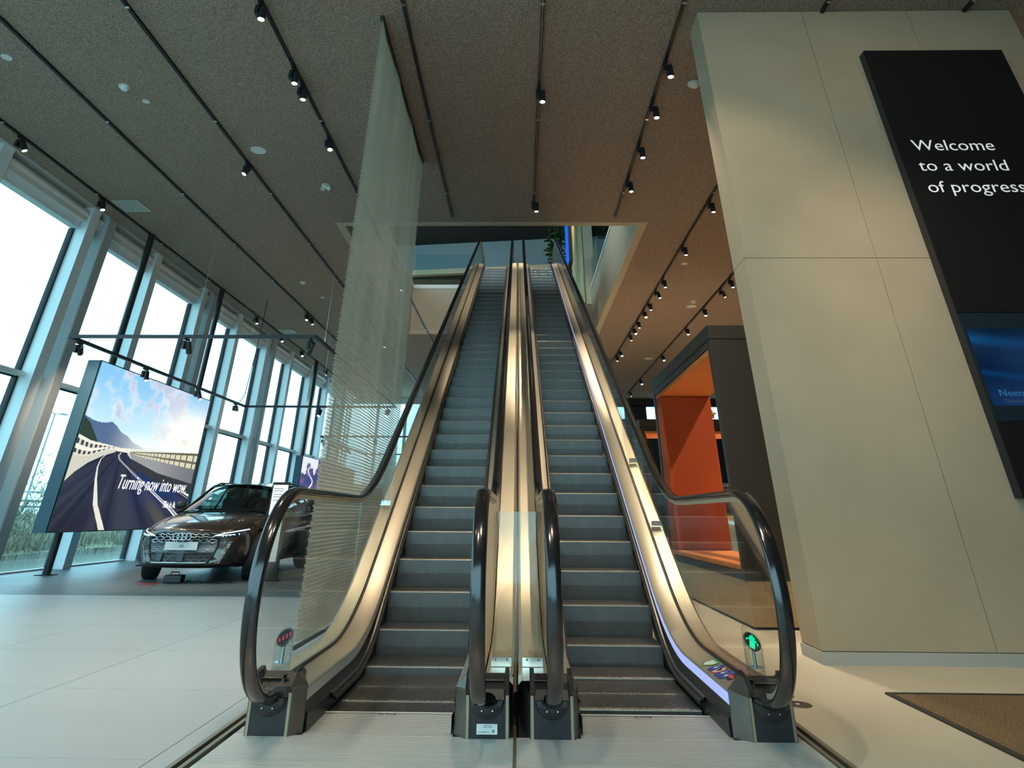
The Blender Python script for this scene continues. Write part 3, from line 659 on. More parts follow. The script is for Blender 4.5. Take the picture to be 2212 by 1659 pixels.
# direction indicators: slanted acrylic tubes with a display
def indicator(E, x, mat, rows_, s):
    t = bpy.data.objects.new('direction_indicator', None); COL.objects.link(t); t.parent = E; t.location = (x, -.30, .24); t.rotation_euler = (.0, 0, 0)
    R = .056; n = 28; low = []; top = []; tin = []; lin = []
    for i in range(n):
        a = 2*PI*i/n; c, d = math.cos(a), math.sin(a); zt = .185+d*.060+c*.028*s*-1
        low.append((R*c, R*d, 0)); top.append((R*c, R*d, zt)); tin.append(((R-.006)*c, (R-.006)*d, zt)); lin.append(((R-.006)*c, (R-.006)*d, .05))
    B().strip([low, top, tin, lin], closed=True).obj('acrylic_tube', M['tube'], t, 50)
    B().lathe([(.047, 0), (.047, .05), (0, .05)], (0, 0, 0), (0, 0, 1), 24).obj('acrylic_base', M['tube'], t, 40)
    B().tube([(0, 0, .04), (0, 0, .16)], .010, 12).obj('stem', M['silver'], t, 40)
    nrm = Vector((.028*s/.056, -.060/.056, 1)).normalized(); ax = Vector((1, 0, -.028*s/.056)).normalized(); ay = nrm.cross(ax); cc = Vector((0, 0, .170))
    d_ = B().lathe([(.0, -.006), (.048, -.006), (.048, 0), (0, 0)], cc, nrm, 24).obj('display', M['screenoff'], t, 40)
    B().lathe([(.048, -.004), (.055, -.004), (.055, .004), (.048, .004), (.048, -.004)], cc, nrm, 28).obj('display_ring', M['chrome'], t, 40)
    q = B()
    for (u, v) in rows_: q.obox(cc+ax*u*.0115+ay*v*.0098+nrm*.0015, ax*.0034, ay*.0042, nrm*.001)
    q.obj('led_dots', mat, d_)
arrow = [(c, r) for c in (-1, 0, 1) for r in range(-4, 4)]+[(-2, 1), (2, 1), (-3, 0), (3, 0), (0, 4)]
noent = [(c, r) for c in (-3, -1, 1, 3) for r in (-1, 0, 1)]
indicator(EL, -0.655, M['ledred'], noent, -1)
indicator(ER, 0.660, M['ledgreen'], arrow, 1)
# acrylic barriers
def bracket(t, x0, x1, y, z):
    B().box(x0, x1, y-.004, y+.05, z, z+.006).obj('bracket', M['chrome'], t); B().box(x0, x1, y-.010, y-.004, z, z+.045).obj('bracket', M['chrome'], t)
    for q in (.22, .78): B().lathe([(.006, 0), (.006, .004), (0, .004)], (x0+(x1-x0)*q, y-.013, z+.035), (0, -1, 0), 10).obj('screw', M['steel_dark'], t)
t = thing('acrylic_barrier', 'clear acrylic barrier standing between the two newels at the foot of the escalators', 'barrier', (0, 0, 0))
poly = [(-.150, .262), (-.150, .48), (-.100, .613), (-.038, .69), (-.038, .861), (-.114, .983), (-.135, 1.02), (-.135, 1.095), (.186, 1.095), (.186, 1.012), (.084, .862), (.084, .69), (.18, .528), (.186, .45), (.186, .262)]
B().box(-.150, .186, -.060, -.052, .25, 1.085).obj('acrylic_panel', M['acrylic'], t)
B().prism(poly, 'y', -.048, -.042).obj('acrylic_panel', M['acrylic'], t)
B().box(-.135, .186, -.062, .0, 1.083, 1.095).obj('acrylic_lip', M['acrylic'], t)
for x0, x1 in ((-.155, -.025), (.045, .175)): bracket(t, x0, x1, -.07, .243)
def fin(x0, x1, Y, z, h, label):
    t = thing('acrylic_barrier', label, 'barrier', (0, Y, z)); xm = (x0+x1)/2
    pl_ = [(x0, 0), (x0, h*.72), (x0+(x1-x0)*.18, h*.93), (xm, h), (x1-(x1-x0)*.18, h*.93), (x1, h*.72), (x1, 0)]
    B().prism(pl_, 'y', 0, .008).obj('acrylic_panel', M['acrylic'], t); B().prism([(x0, 0), (x0, h*.4), (x0, h*.4)], 'y', 0, .001) if 0 else None
    B().add([(x0, .004, h*.1), (x0, .40, h*.1+.27), (x0, .40, h*.62+.25), (x0, .004, h*.7)], [(0, 1, 2, 3)]).obj('acrylic_wing', M['acrylic'], t)
    bracket(t, x0, x1, -.01, 0)
fin(1.40, 1.50, 2.45, curve(2.45, .24, .17, 8.84)+.03, .86, 'clear acrylic fin on the outer deck of the right escalator, nearest the foot')
fin(-1.49, -1.39, 2.75, curve(2.75, .24, .17, 8.84)+.03, .86, 'clear acrylic fin on the outer deck of the left escalator')
fin(1.40, 1.50, 3.6, curve(3.6, .24, .17, 8.84)+.03, .7, 'clear acrylic fin on the right escalator, second from the foot')
fin(-.10, .12, 17.2, 8.85, .6, 'clear acrylic barrier between the handrails at the very top')

# ================================================================== MESH CURTAIN
mc = thing('mesh_curtain', 'tall hanging curtain of metal mesh left of the escalators', 'curtain', (-1.93, 1.66, 0))
B().box(-.025, .025, -.01, 4.36, 7.24, 7.30).obj('curtain_rail', M['brown'], mc)
B().box(-.012, .012, 0, 4.34, .055, .085).obj('weight_bar', M['black'], mc)
pit_y = .040; pz = .034; ny = int(4.34/pit_y); nz = int(7.16/pz); i, j = np.meshgrid(np.arange(ny), np.arange(nz)); i = i.ravel(); j = j.ravel()
cy_ = (i+.5*(j % 2)+.25)*pit_y; cz_ = .10+(j+.5)*pz
hexo = np.array([(-.5, 0), (-.22, .60), (.22, .60), (.5, 0), (.22, -.60), (-.22, -.60)])*np.array([pit_y*1.12, pz*.95]); hexi = hexo*.46
outer_ = hexo[None]+np.stack([cy_, cz_], 1)[:, None]; inner_ = hexi[None]+np.stack([cy_, cz_], 1)[:, None]
allp = np.concatenate([outer_, inner_], 1).reshape(-1, 2)
wv = lambda y, z: .010*np.sin(y*4.2+.3*z)+.004*np.sin(y*9.3+1.0)
tilt = np.tile(np.concatenate([np.linspace(-.013, .013, 6), np.linspace(-.008, .008, 6)]), len(i))
V3 = np.stack([wv(allp[:, 0], allp[:, 1])+tilt, allp[:, 0], allp[:, 1]], 1)
base = np.arange(len(i))[:, None, None]*12; q = np.array([(k, (k+1) % 6, 6+(k+1) % 6, 6+k) for k in range(6)])[None]
F = (base+q).reshape(-1, 4)
me = bpy.data.meshes.new('mesh_cloth'); me.vertices.add(len(V3)); me.vertices.foreach_set('co', V3.astype(np.float32).ravel())
me.loops.add(len(F)*4); me.loops.foreach_set('vertex_index', F.astype(np.int32).ravel()); me.polygons.add(len(F)); me.polygons.foreach_set('loop_start', np.arange(0, len(F)*4, 4, dtype=np.int32))
me.update(calc_edges=True); me.validate(); me.materials.append(M['mesh']); o = link('mesh_links', me, mc); o['kind'] = 'stuff'

# ================================================================== WELCOME DISPLAY
wd = thing('welcome_display', 'tall black welcome display with white lettering mounted on the cement panel wall', 'display', (0, 0, 0))
B().box(4.67, 6.495, 1.52, 1.632, 1.236, 6.475).obj('housing', M['black'], wd)
B().box(4.672, 6.493, 1.50, 1.52, 2.955, 6.473).obj('front_panel', M['boardblack'], wd)
B().box(4.672, 6.493, 1.50, 1.52, 1.238, 1.885).obj('front_panel', M['boardblack'], wd)
B().box(4.68, 6.485, 1.508, 1.52, 1.89, 2.95).obj('screen', M['screenoff'], wd)
def scr(u, v):
    n1 = np.sin(u*9+v*3)*np.sin(u*4-v*6+1); band = np.exp(-((v-.86+u*.25)/.07)**2)+.6*np.exp(-((v-.42+u*.30)/.035)**2)
    base_ = np.stack([.004+.002*n1, .013+.006*n1+.004*(1-v), .035+.015*n1+.02*(1-v)], 1); b2 = np.clip(1-u*2.2, 0, 1)
    return np.clip(base_+(band*b2)[:, None]*np.array([.0, .03, .09]), 0, 1)
sc_ = paint('screen_picture', scr, 90, 50, lambda u, v: (4.70+1.77*u, 1.506, 2.03+.755*v), vcol_mat('screen_glow', 1.0), wd)
RX = (PI/2, 0, 0)
text('lettering', 'Welcome', .213, M['text'], wd, (4.84, 1.498, 4.925), RX, 1.17)
text('lettering', 'to a world', .213, M['text'], wd, (4.83, 1.498, 4.645), RX, 1.17)
text('lettering', 'of progress', .213, M['text'], wd, (4.835, 1.498, 4.36), RX, 1.17)
nm = emis('screen_text', (.02, .10, .22), 1.0)
text('lettering', 'Neem', .088, nm, wd, (4.79, 1.505, 2.12), RX, 1.25)
text('lettering', 'Ontdek', .055, emis('screen_text_dim', (.02, .045, .09), 1.0), wd, (4.815, 1.505, 2.055), RX, 1.2)

# ================================================================== ORANGE BOOTH
def booth(x, y, ang, label, L=4.15, Wd=0.93, plinth=True):
    t = thing('seating_booth', label, 'booth', (x, y, 0)); t.rotation_euler = (0, 0, ang)
    H = 3.33
    if plinth:
        B().box(.02, Wd-.02, .02, L-.02, .025, .447).obj('plinth', M['oak'], t); B().box(.05, Wd-.05, .05, L-.05, 0, .025).obj('plinth_shadow_gap', M['black'], t)
    B().box(0, Wd, 0, .12, .447, 3.14).obj('end_panel', M['brown'], t)
    B().box(0, Wd, L-.12, L, .447, 3.14).obj('end_panel', M['brown'], t)
    B().box(.0, Wd, .12, L-.12, .447, .525).obj('base_frame', M['darkgrey'], t)
    B().box(0, Wd, 0, L, 3.155, H).obj('roof_panel', M['brown'], t); B().box(.01, Wd-.01, .01, L-.01, 3.14, 3.155).obj('shadow_joint', M['black'], t)
    B().box(0, Wd, .12, L-.12, 3.05, 3.14).obj('top_frame', M['darkgrey'], t)
    B().box(-.003, .0, .0, L, 3.157, H).obj('edge_band', M['darkgrey'], t); B().box(-.003, 0, 0, .095, .447, 3.14).obj('edge_band', M['darkgrey'], t); B().box(-.003, 0, L-.09, L, .447, 3.14).obj('edge_band', M['darkgrey'], t)
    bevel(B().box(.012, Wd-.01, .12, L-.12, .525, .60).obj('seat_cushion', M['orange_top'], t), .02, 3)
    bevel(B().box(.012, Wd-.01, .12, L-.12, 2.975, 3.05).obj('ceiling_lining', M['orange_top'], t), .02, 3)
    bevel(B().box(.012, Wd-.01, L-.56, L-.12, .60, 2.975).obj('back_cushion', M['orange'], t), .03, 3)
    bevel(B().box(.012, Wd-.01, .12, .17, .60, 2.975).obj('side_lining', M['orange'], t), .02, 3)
    return t
booth(2.6, 3.5, 0, 'orange-lined seating booth on an oak plinth behind the cement panel wall')
booth(3.25, 14.4, -PI/2, 'second orange-lined booth farther back on the right', 5.0, 1.2, True)
fl_ = thing('flower_arrangement', 'small dark red flowers on top of the second booth', 'flowers', (5.2, 13.7, 3.36)); b = B(); c = B()
for k in range(26):
    a = random.uniform(0, 2*PI); r = random.uniform(.05, .45); p = Vector((math.cos(a)*r, math.sin(a)*r*.4, random.uniform(.05, .3))); b.tube([(p.x*.4, p.y*.4, 0), tuple(p)], .008, 4); (c if k % 2 else b).lathe([(.0, -.03), (.05, 0), (.0, .035)], p, (0, 0, 1), 7)
b.obj('greenery', M['leafg'], fl_); c.obj('blossoms', M['red'], fl_)['kind'] = 'stuff'

# ================================================================== FLOOR THINGS
em = thing('entrance_mat', 'brown coir entrance mat with dark rubber edge in front of the panel wall', 'mat', (0, 0, 0))
bd = B(); bd.prism([(2.60, .62), (6.5, .62), (6.46, .585), (2.64, .585)], 'z', 0, .012); bd.prism([(2.60, .62), (2.64, .585), (2.64, -2.9), (2.60, -2.9)], 'z', 0, .012); bd.obj('mat_edge', M['black'], em)
B().box(2.64, 6.46, -2.9, .585, .001, .009).obj('mat_pile', M['mat_pile'], em)
fs = thing('floor_socket', 'round dark floor socket lid right of the right escalator', 'floor socket', (1.87, .30, 0))
B().lathe([(0, .004), (.085, .004), (.09, 0)], (0, 0, 0), (0, 0, 1), 36).obj('lid', M['steel_dark'], fs, 30); B().box(-.012, .012, -.012, .012, .004, .0055).obj('lid_catch', M['wsticker'], fs)

# info totem by the car
it = thing('info_totem', 'slim dark info totem with a tilted white sheet beside the brown car', 'sign stand', (-4.68, 8.85, 0))
B().prism([(-.20, .02), (.20, .02), (.17, 1.62), (-.17, 1.62)], 'y', 0, .045).obj('stand_body', M['darkgrey'], it)
B().box(-.24, .24, -.06, .12, 0, .02).obj('foot_plate', M['darkgrey'], it)
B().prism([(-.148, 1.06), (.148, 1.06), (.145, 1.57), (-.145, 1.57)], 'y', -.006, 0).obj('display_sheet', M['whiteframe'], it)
B().prism([(-.13, .30), (.13, .30), (.13, .98), (-.13, .98)], 'y', -.004, 0).obj('display_sheet', M['wsticker'], it)
pb = B()
for z in (1.50, 1.46, 1.40, 1.36, 1.30): pb.box(-.12, .07, -.008, -.0055, z, z+.012)
pb.obj('printed_lines', M['cargrey'], it)

# charger and cables under the car
bc = thing('battery_charger', 'black battery charger box with cables in front of the brown car', 'charger', (-6.12, 8.25, 0))
bevel(B().box(-.16, .16, -.09, .09, .01, .13).obj('charger_box', M['blackplastic'], bc), .02, 3)
B().tube([(-.08, 0, .13), (-.07, 0, .17), (.07, 0, .17), (.08, 0, .13)], .01, 8).obj('carry_handle', M['black'], bc)
def cable(name, label, pts, mat, r=.009): tag(B().tube(pts, r, 6).obj(name, mat, None, 60), label, 'cable')
rnd = random.Random(5); pts = []
for k in range(70):
    pts.append((-5.92+k*.013+rnd.uniform(-.03, .03), 8.22+.10*math.sin(k*.9)+rnd.uniform(-.03, .03), .012+abs(.03*math.sin(k*.7))))
cable('power_cable', 'tangled black cable on the floor in front of the brown car', pts, M['black'], .006)
cable('jumper_cable', 'red cable lying on the floor beside the battery charger', [(-6.30, 8.10, .012), (-6.38, 8.02, .012), (-6.50, 7.98, .012), (-6.62, 8.03, .012), (-6.68, 8.12, .012)], M['red'])

# ================================================================== CEILING TRACKS AND SPOTLIGHTS
TRK = [(-9.47, -6, 34), (-7.51, -6, 34), (-5.51, -6, 34), (-3.57, -6, 34), (-1.58, -6, 8.75), (.385, -6, 8.3), (2.36, -6, 8.75), (4.36, -6, 34), (6.36, -6, 34)]
TN = ['nearest the glass facade', 'second from the glass facade', 'third from the glass facade', 'just left of the mesh curtain', 'above the left escalator', 'above the gap between the escalators', 'above the right escalator', 'first right of the ceiling opening', 'second right of the ceiling opening']
for (x, a, b_), nme in zip(TRK, TN):
    t = thing('light_track', 'long black ceiling light track ' + nme, 'light track', (x, 0, HC))
    q = B(); q.box(-.022, -.006, a, b_, -.045, 0); q.box(.006, .022, a, b_, -.045, 0); q.box(-.022, .022, a, b_, -.012, 0); q.obj('rail', M['black'], t)
    B().box(-.006, .006, a, b_, -.022, -.014).obj('conductor', M['silver'], t)
    yj = a+1.4
    while yj < b_:
        B().box(-.024, .024, yj-.02, yj+.02, -.047, -.03).obj('coupler', M['silver'], t); yj += 3.0
# one spotlight
SPOT = thing('track_spotlight', '', 'spotlight', (0, 0, -50))
B().box(-.018, .018, -.10, .10, -.085, -.045).obj('track_adapter', M['black'], SPOT)
hd = B(); hd.tube([(0, 0, -.085), (0, 0, -.12)], .012, 8); hd.obj('stem', M['black'], SPOT, 40)
bd_ = B(); bd_.box(-.055, -.005, -.05, .05, -.24, -.10); bd_.obj('driver_box', M['black'], SPOT)
hb = B().lathe([(0, .0), (.050, .0), (.052, -.01), (.052, -.21), (.046, -.215), (.042, -.20), (0, -.20)], (.05, 0, -.12), (0, 0, 1), 20).obj('lamp_head', M['black'], SPOT, 40)
ln = B().lathe([(0, -.205), (.0405, -.205)], (.05, 0, -.12), (0, 0, 1), 20).obj('lens', M['lens'], hb)
SPOT_LIGHTS = []
def spotlight(x, y, z, label, group, aim=(0, 0, -1), power=1.0, warm=True, size=64, light=True):
    o = copy_tree(SPOT); o.location = (x, y, z); tag(o, label, 'spotlight', group)
    aim = Vector(aim).normalized()
    hh = [c for c in o.children if c.name.startswith('lamp_head')][0]
    if aim.z > -.995:
        rot = Vector((0, 0, -1)).rotation_difference(aim); piv = Vector((.05, 0, -.15)); hh.matrix_local = Matrix.Translation(piv) @ rot.to_matrix().to_4x4() @ Matrix.Translation(-piv)
    if light:
        ld = bpy.data.lights.new('lamp_light', 'SPOT'); ld.energy = SPOT_W*power; ld.color = WARM if warm else (1, .93, .84); ld.spot_size = math.radians(size); ld.spot_blend = .75; ld.shadow_soft_size = .045
        l = bpy.data.objects.new('lamp_light', ld); COL.objects.link(l); l.parent = o
        l.location = Vector((.05, 0, -.15))+aim*.20; l.rotation_euler = Vector((0, 0, -1)).rotation_difference(aim).to_euler()
    return o
ORD = 'first second third fourth fifth sixth seventh eighth ninth tenth eleventh twelfth thirteenth fourteenth'.split()
SP = {0: [(4.95, (0.5, .2, -1)), (7.65, (.3, -.1, -1)), (17.4, (.2, -.1, -1)), (20.2, (.3, -.4, -1)), (22.9, (.3, -.5, -1)), (26.9, (0, 0, -1))],  # entries at negative positions are unseen lamps, added as fill and wall wash
      1: [(17.0, (0, -.4, -1)), (17.5, (.3, 0, -1))],
      2: [(6.0, (-.3, -.35, -1)), (-2.5, (0, .3, -1)), (21, (0, 0, -1))],
      3: [(-3, (0, .2, -1)), (1.35, (0, -.1, -1)), (2.85, (0, 0, -1)), (3.3, (0, 0, -1)), (5.0, (.1, -.25, -1)), (13.5, (-.2, 0, -1)), (23.5, (0, 0, -1))],
      4: [(-2.6, (4.2, 4.5, -3.2)), (-4.4, (0.1, .5, -1))],
      5: [(3.4, (0, 0, -1)), (7.75, (0, -.05, -1)), (-3.6, (0, .55, -1))],
      6: [(2.73, (.05, 0, -1)), (3.9, (0, 0, -1)), (5.3, (0, 0, -1)), (6.75, (0, 0, -1)), (-3.4, (.30, 1.0, -.7)), (-.6, (.5, .2, -1))],
      7: [(7.8, (0, 0, -1)), (10.5, (0, 0, -1)), (13.2, (0, 0, -1)), (14.3, (.3, -.1, -1)), (15.6, (0, 0, -1)), (16.6, (0, -.4, -1)), (17.9, (0, 0, -1)), (18.9, (.1, -.45, -1)), (19.8, (0, 0, -1)), (22.7, (.2, -.4, -1)), (23.6, (-.2, 0, -1)), (-3.0, (-.15, 1.0, -.75)), (4.4, (0, 0, -1))],
      8: [(13.2, (0, 0, -1)), (14.2, (.3, 0, -1)), (16.3, (-.1, -.1, -1)), (18.9, (-.1, -.2, -1)), (23.6, (0, -.5, -1)), (29.4, (0, -.5, -1)), (33, (0, 0, -1)), (-3.0, (-.2, 1.0, -.75)), (3.2, (-.5, .5, -1))]}
for k, L_ in SP.items():
    for n_, (y, aim) in enumerate(sorted(L_)):
        far = y > 19
        spotlight(TRK[k][0], y, HC, 'black cylindrical spotlight, %s along the ceiling track %s' % (ORD[n_], TN[k]), 'spotlights on the ceiling tracks', aim, warm=k >= 2, light=not (far and k in (7, 8) and n_ % 2), power=2.6 if (k >= 7 and y > 3) else (1.6 if (k == 4 and y > -3) else .12 if (k >= 6 and y < -2.9) else (.55 if k <= 3 else 1.0)), size=100 if (k >= 6 and y < -2.9) else (34 if (k == 4 and y > -3) else 64))
# hanging rectangular track frames
def frame_(x0, x1, y0, y1, z, label, lamps, gl, gname):
    t = thing('hanging_light_frame', label, 'light frame', (0, 0, z)); w_ = .05
    for a in (((x0, y0, 0), (x1, y0, 0)), ((x0, y1, 0), (x1, y1, 0)), ((x0, y0, 0), (x0, y1, 0)), ((x1, y0, 0), (x1, y1, 0))): B().bar(a[0], a[1], w_, .06).obj('track_bar', M['black'], t)
    for (x, y) in [(x0, y0+.6), (x1, y0+.6), (x0, y1-.6), (x1, y1-.6), ((x0+x1)/2, y0), ((x0+x1)/2, y1), (x0, (y0*2+y1)/3), (x0, (y0+2*y1)/3), (x1, (y0*2+y1)/3), (x1, (y0+2*y1)/3)]:
        B().tube([(x, y, .03), (x, y, HC-z)], .003, 4).obj('suspension_wire', M['silver'], t); B().tube([(x, y, .03), (x, y, .12)], .008, 6).obj('wire_clamp', M['silver'], t)
    B().tube([(x0, y1-.5, .03), (x0+.12, y1-.5, .3), (x0+.15, y1-.4, 1.5), (x0+.16, y1-.3, HC-z)], .012, 6).obj('feed_cable', M['black'], t)
    for n_, (x, y, aim) in enumerate(lamps):
        spotlight(x, y, z+.045-.03, 'black spotlight, %s around the %s hanging frame' % (ORD[n_], gname), gl, aim, power=.30, warm=True, size=70)
frame_(-8.62, -3.85, 6.96, 15.95, 4.0, 'rectangular hanging track frame above the brown car', [(-8.62, 7.3, (-.4, .9, -.5)), (-6.33, 6.96, (.1, .5, -1)), (-3.95, 6.98, (-.5, .5, -1)), (-8.62, 9.85, (.3, -.2, -1)), (-8.62, 12.6, (.5, -.2, -1)), (-8.62, 15.2, (.5, -.5, -1)), (-6.25, 15.93, (-.1, -.6, -1)), (-4.1, 15.93, (-.4, -.6, -1))], 'spotlights on the hanging frame over the car', 'nearer')
frame_(-8.3, -3.9, 23.6, 32.5, 3.9, 'rectangular hanging track frame farther back behind the mesh curtain', [(-8.3, 24, (0, 0, -1)), (-8.3, 25.6, (.4, 0, -1)), (-8.3, 27, (.4, 0, -1)), (-8.3, 28.5, (.4, 0, -1)), (-6, 23.6, (0, 0, -1)), (-7, 32.5, (0, -.3, -1))], 'spotlights on the far hanging frame', 'far')
for n_, (x, y, z, pw_) in enumerate(((-2.0, 12.5, 14.4, 2.0), (1.0, 12.5, 14.4, 2.0), (0, 17.5, 14.4, 2.0), (-3.6, 17.0, 14.4, 1.5), (2.2, 17.0, 14.4, 1.2), (-4.5, 22.5, 14.4, .5), (1.5, 22.0, 14.4, .5))):  # lamps added to brighten the void, landing and bulkhead upstairs
    spotlight(x, y, z+.045, 'added black spotlight, %s under the dark upper roof, lighting the opening' % ORD[n_], 'added spotlights under the upper roof', (0, .12, -1) if y < 20 else (0, .9, -.45), power=pw_, size=64 if y < 20 else 110)
for n_, (x, y) in enumerate(((-5.4, 31.0), (-3.4, 31.5), (-4.6, 34.5), (0.5, 31.0))):
    t = thing('ceiling_downlight', 'small round downlight in the olive upper ceiling, %s from the left' % ORD[n_], 'downlight', (x, y, 12.69), 'downlights in the olive upper ceiling'); B().lathe([(.055, -.002), (.075, -.012), (.08, 0)], (0, 0, 0), (0, 0, 1), 20).obj('trim_ring', M['black'], t, 40); B().lathe([(0, -.003), (.055, -.003)], (0, 0, 0), (0, 0, 1), 20).obj('lens', M['lens'], t)
    ld = bpy.data.lights.new('lamp_light', 'SPOT'); ld.energy = 500; ld.color = WARM; ld.spot_size = 1.6; ld.shadow_soft_size = .05; l = bpy.data.objects.new('lamp_light', ld); COL.objects.link(l); l.parent = t; l.location = (0, 0, -.03)
for c in list(SPOT.children_recursive)+[SPOT]: bpy.data.objects.remove(c)

# ceiling fittings
def ring_dev(name, label, cat, x, y, r, kind):
    t = thing(name, label, cat, (x, y, HC))
    if kind == 'speaker':
        B().lathe([(0, -.006), (r*.86, -.006), (r*.9, -.012), (r, -.010), (r, 0)], (0, 0, 0), (0, 0, 1), 32).obj('grille', M['pale'], t, 40)
    elif kind == 'smoke':
        B().lathe([(0, -.02), (r, -.02), (r, 0)], (0, 0, 0), (0, 0, 1), 28).obj('detector_base', M['pale'], t, 40)
        B().lathe([(0, -.075), (r*.55, -.07), (r*.7, -.05), (r*.72, -.02)], (.01, 0, 0), (0, 0, 1), 28).obj('detector_head', M['roller'], t, 40)
    elif kind == 'sensor':
        B().lathe([(0, -.02), (r, -.02), (r, 0)], (0, 0, 0), (0, 0, 1), 20).obj('sensor_base', M['pale'], t, 40)
        for k in range(3):
            a = k*2*PI/3+.5; B().obox((math.cos(a)*r*.55, math.sin(a)*r*.55, -.05), (.05*math.cos(a), .05*math.sin(a), -.03), (-.05*math.sin(a), .05*math.cos(a), 0), (.01, 0, .02)).obj('sensor_eye', M['roller'], t)
    else:
        B().lathe([(0, -.012), (r, -.012), (r, 0)], (0, 0, 0), (0, 0, 1), 20).obj('cover', M['pale'], t, 40)
ring_dev('ceiling_speaker', 'flush round white ceiling speaker left of the mesh curtain', 'speaker', -5.13, 5.52, .15, 'speaker')
ring_dev('smoke_detector', 'white smoke detector between the second and third track', 'smoke detector', -6.63, 3.36, .09, 'smoke')
ring_dev('smoke_detector', 'white smoke detector at the left side of the cement panel wall', 'smoke detector', 2.96, 3.36, .10, 'smoke')
ring_dev('sprinkler_cover', 'small white sprinkler cover beside the left smoke detector', 'sprinkler', -6.49, 3.80, .06, 'dot')
ring_dev('ceiling_downlight', 'small round fitting near the upper left picture corner', 'ceiling fitting', -8.08, 2.55, .08, 'dot')
ring_dev('motion_sensor', 'white three-eyed motion sensor left of the mesh curtain', 'sensor', -4.19, 7.06, .09, 'sensor')
ring_dev('smoke_detector', 'white smoke detector near the second track, farther back', 'smoke detector', -6.67, 13.7, .09, 'smoke')
ring_dev('sprinkler_cover', 'small white sprinkler cover farther back near the second track', 'sprinkler', -6.49, 15.3, .07, 'dot')
ring_dev('smoke_detector', 'white smoke detector right of the ceiling opening', 'smoke detector', 5.87, 15.67, .10, 'smoke')
ring_dev('ceiling_speaker', 'flush round ceiling speaker right of the ceiling opening', 'speaker', 5.95, 16.3, .17, 'speaker')
ring_dev('ceiling_speaker', 'flush round ceiling speaker farthest back on the right', 'speaker', 5.96, 24.6, .2, 'speaker')
ring_dev('sprinkler_cover', 'small round cover right of the first track by the ceiling opening', 'sprinkler', 4.76, 12.05, .09, 'dot')
for (x, y, lb) in ((-9.05, 8.1, 'square white ceiling vent beside the first facade column'), (-9.1, 19.8, 'square white ceiling vent farther back by the facade')):
    t = thing('ceiling_vent', lb, 'vent', (x, y, HC)); B().box(-.31, .31, -.31, .31, -.008, 0).obj('vent_plate', M['skirting'], t)
    q = B(); [q.box(*a, -.014, 0) for a in ((-.31, .31, -.31, -.29), (-.31, .31, .29, .31), (-.31, -.29, -.29, .29), (.29, .31, -.29, .29))]; q.obj('vent_frame', M['pale'], t)

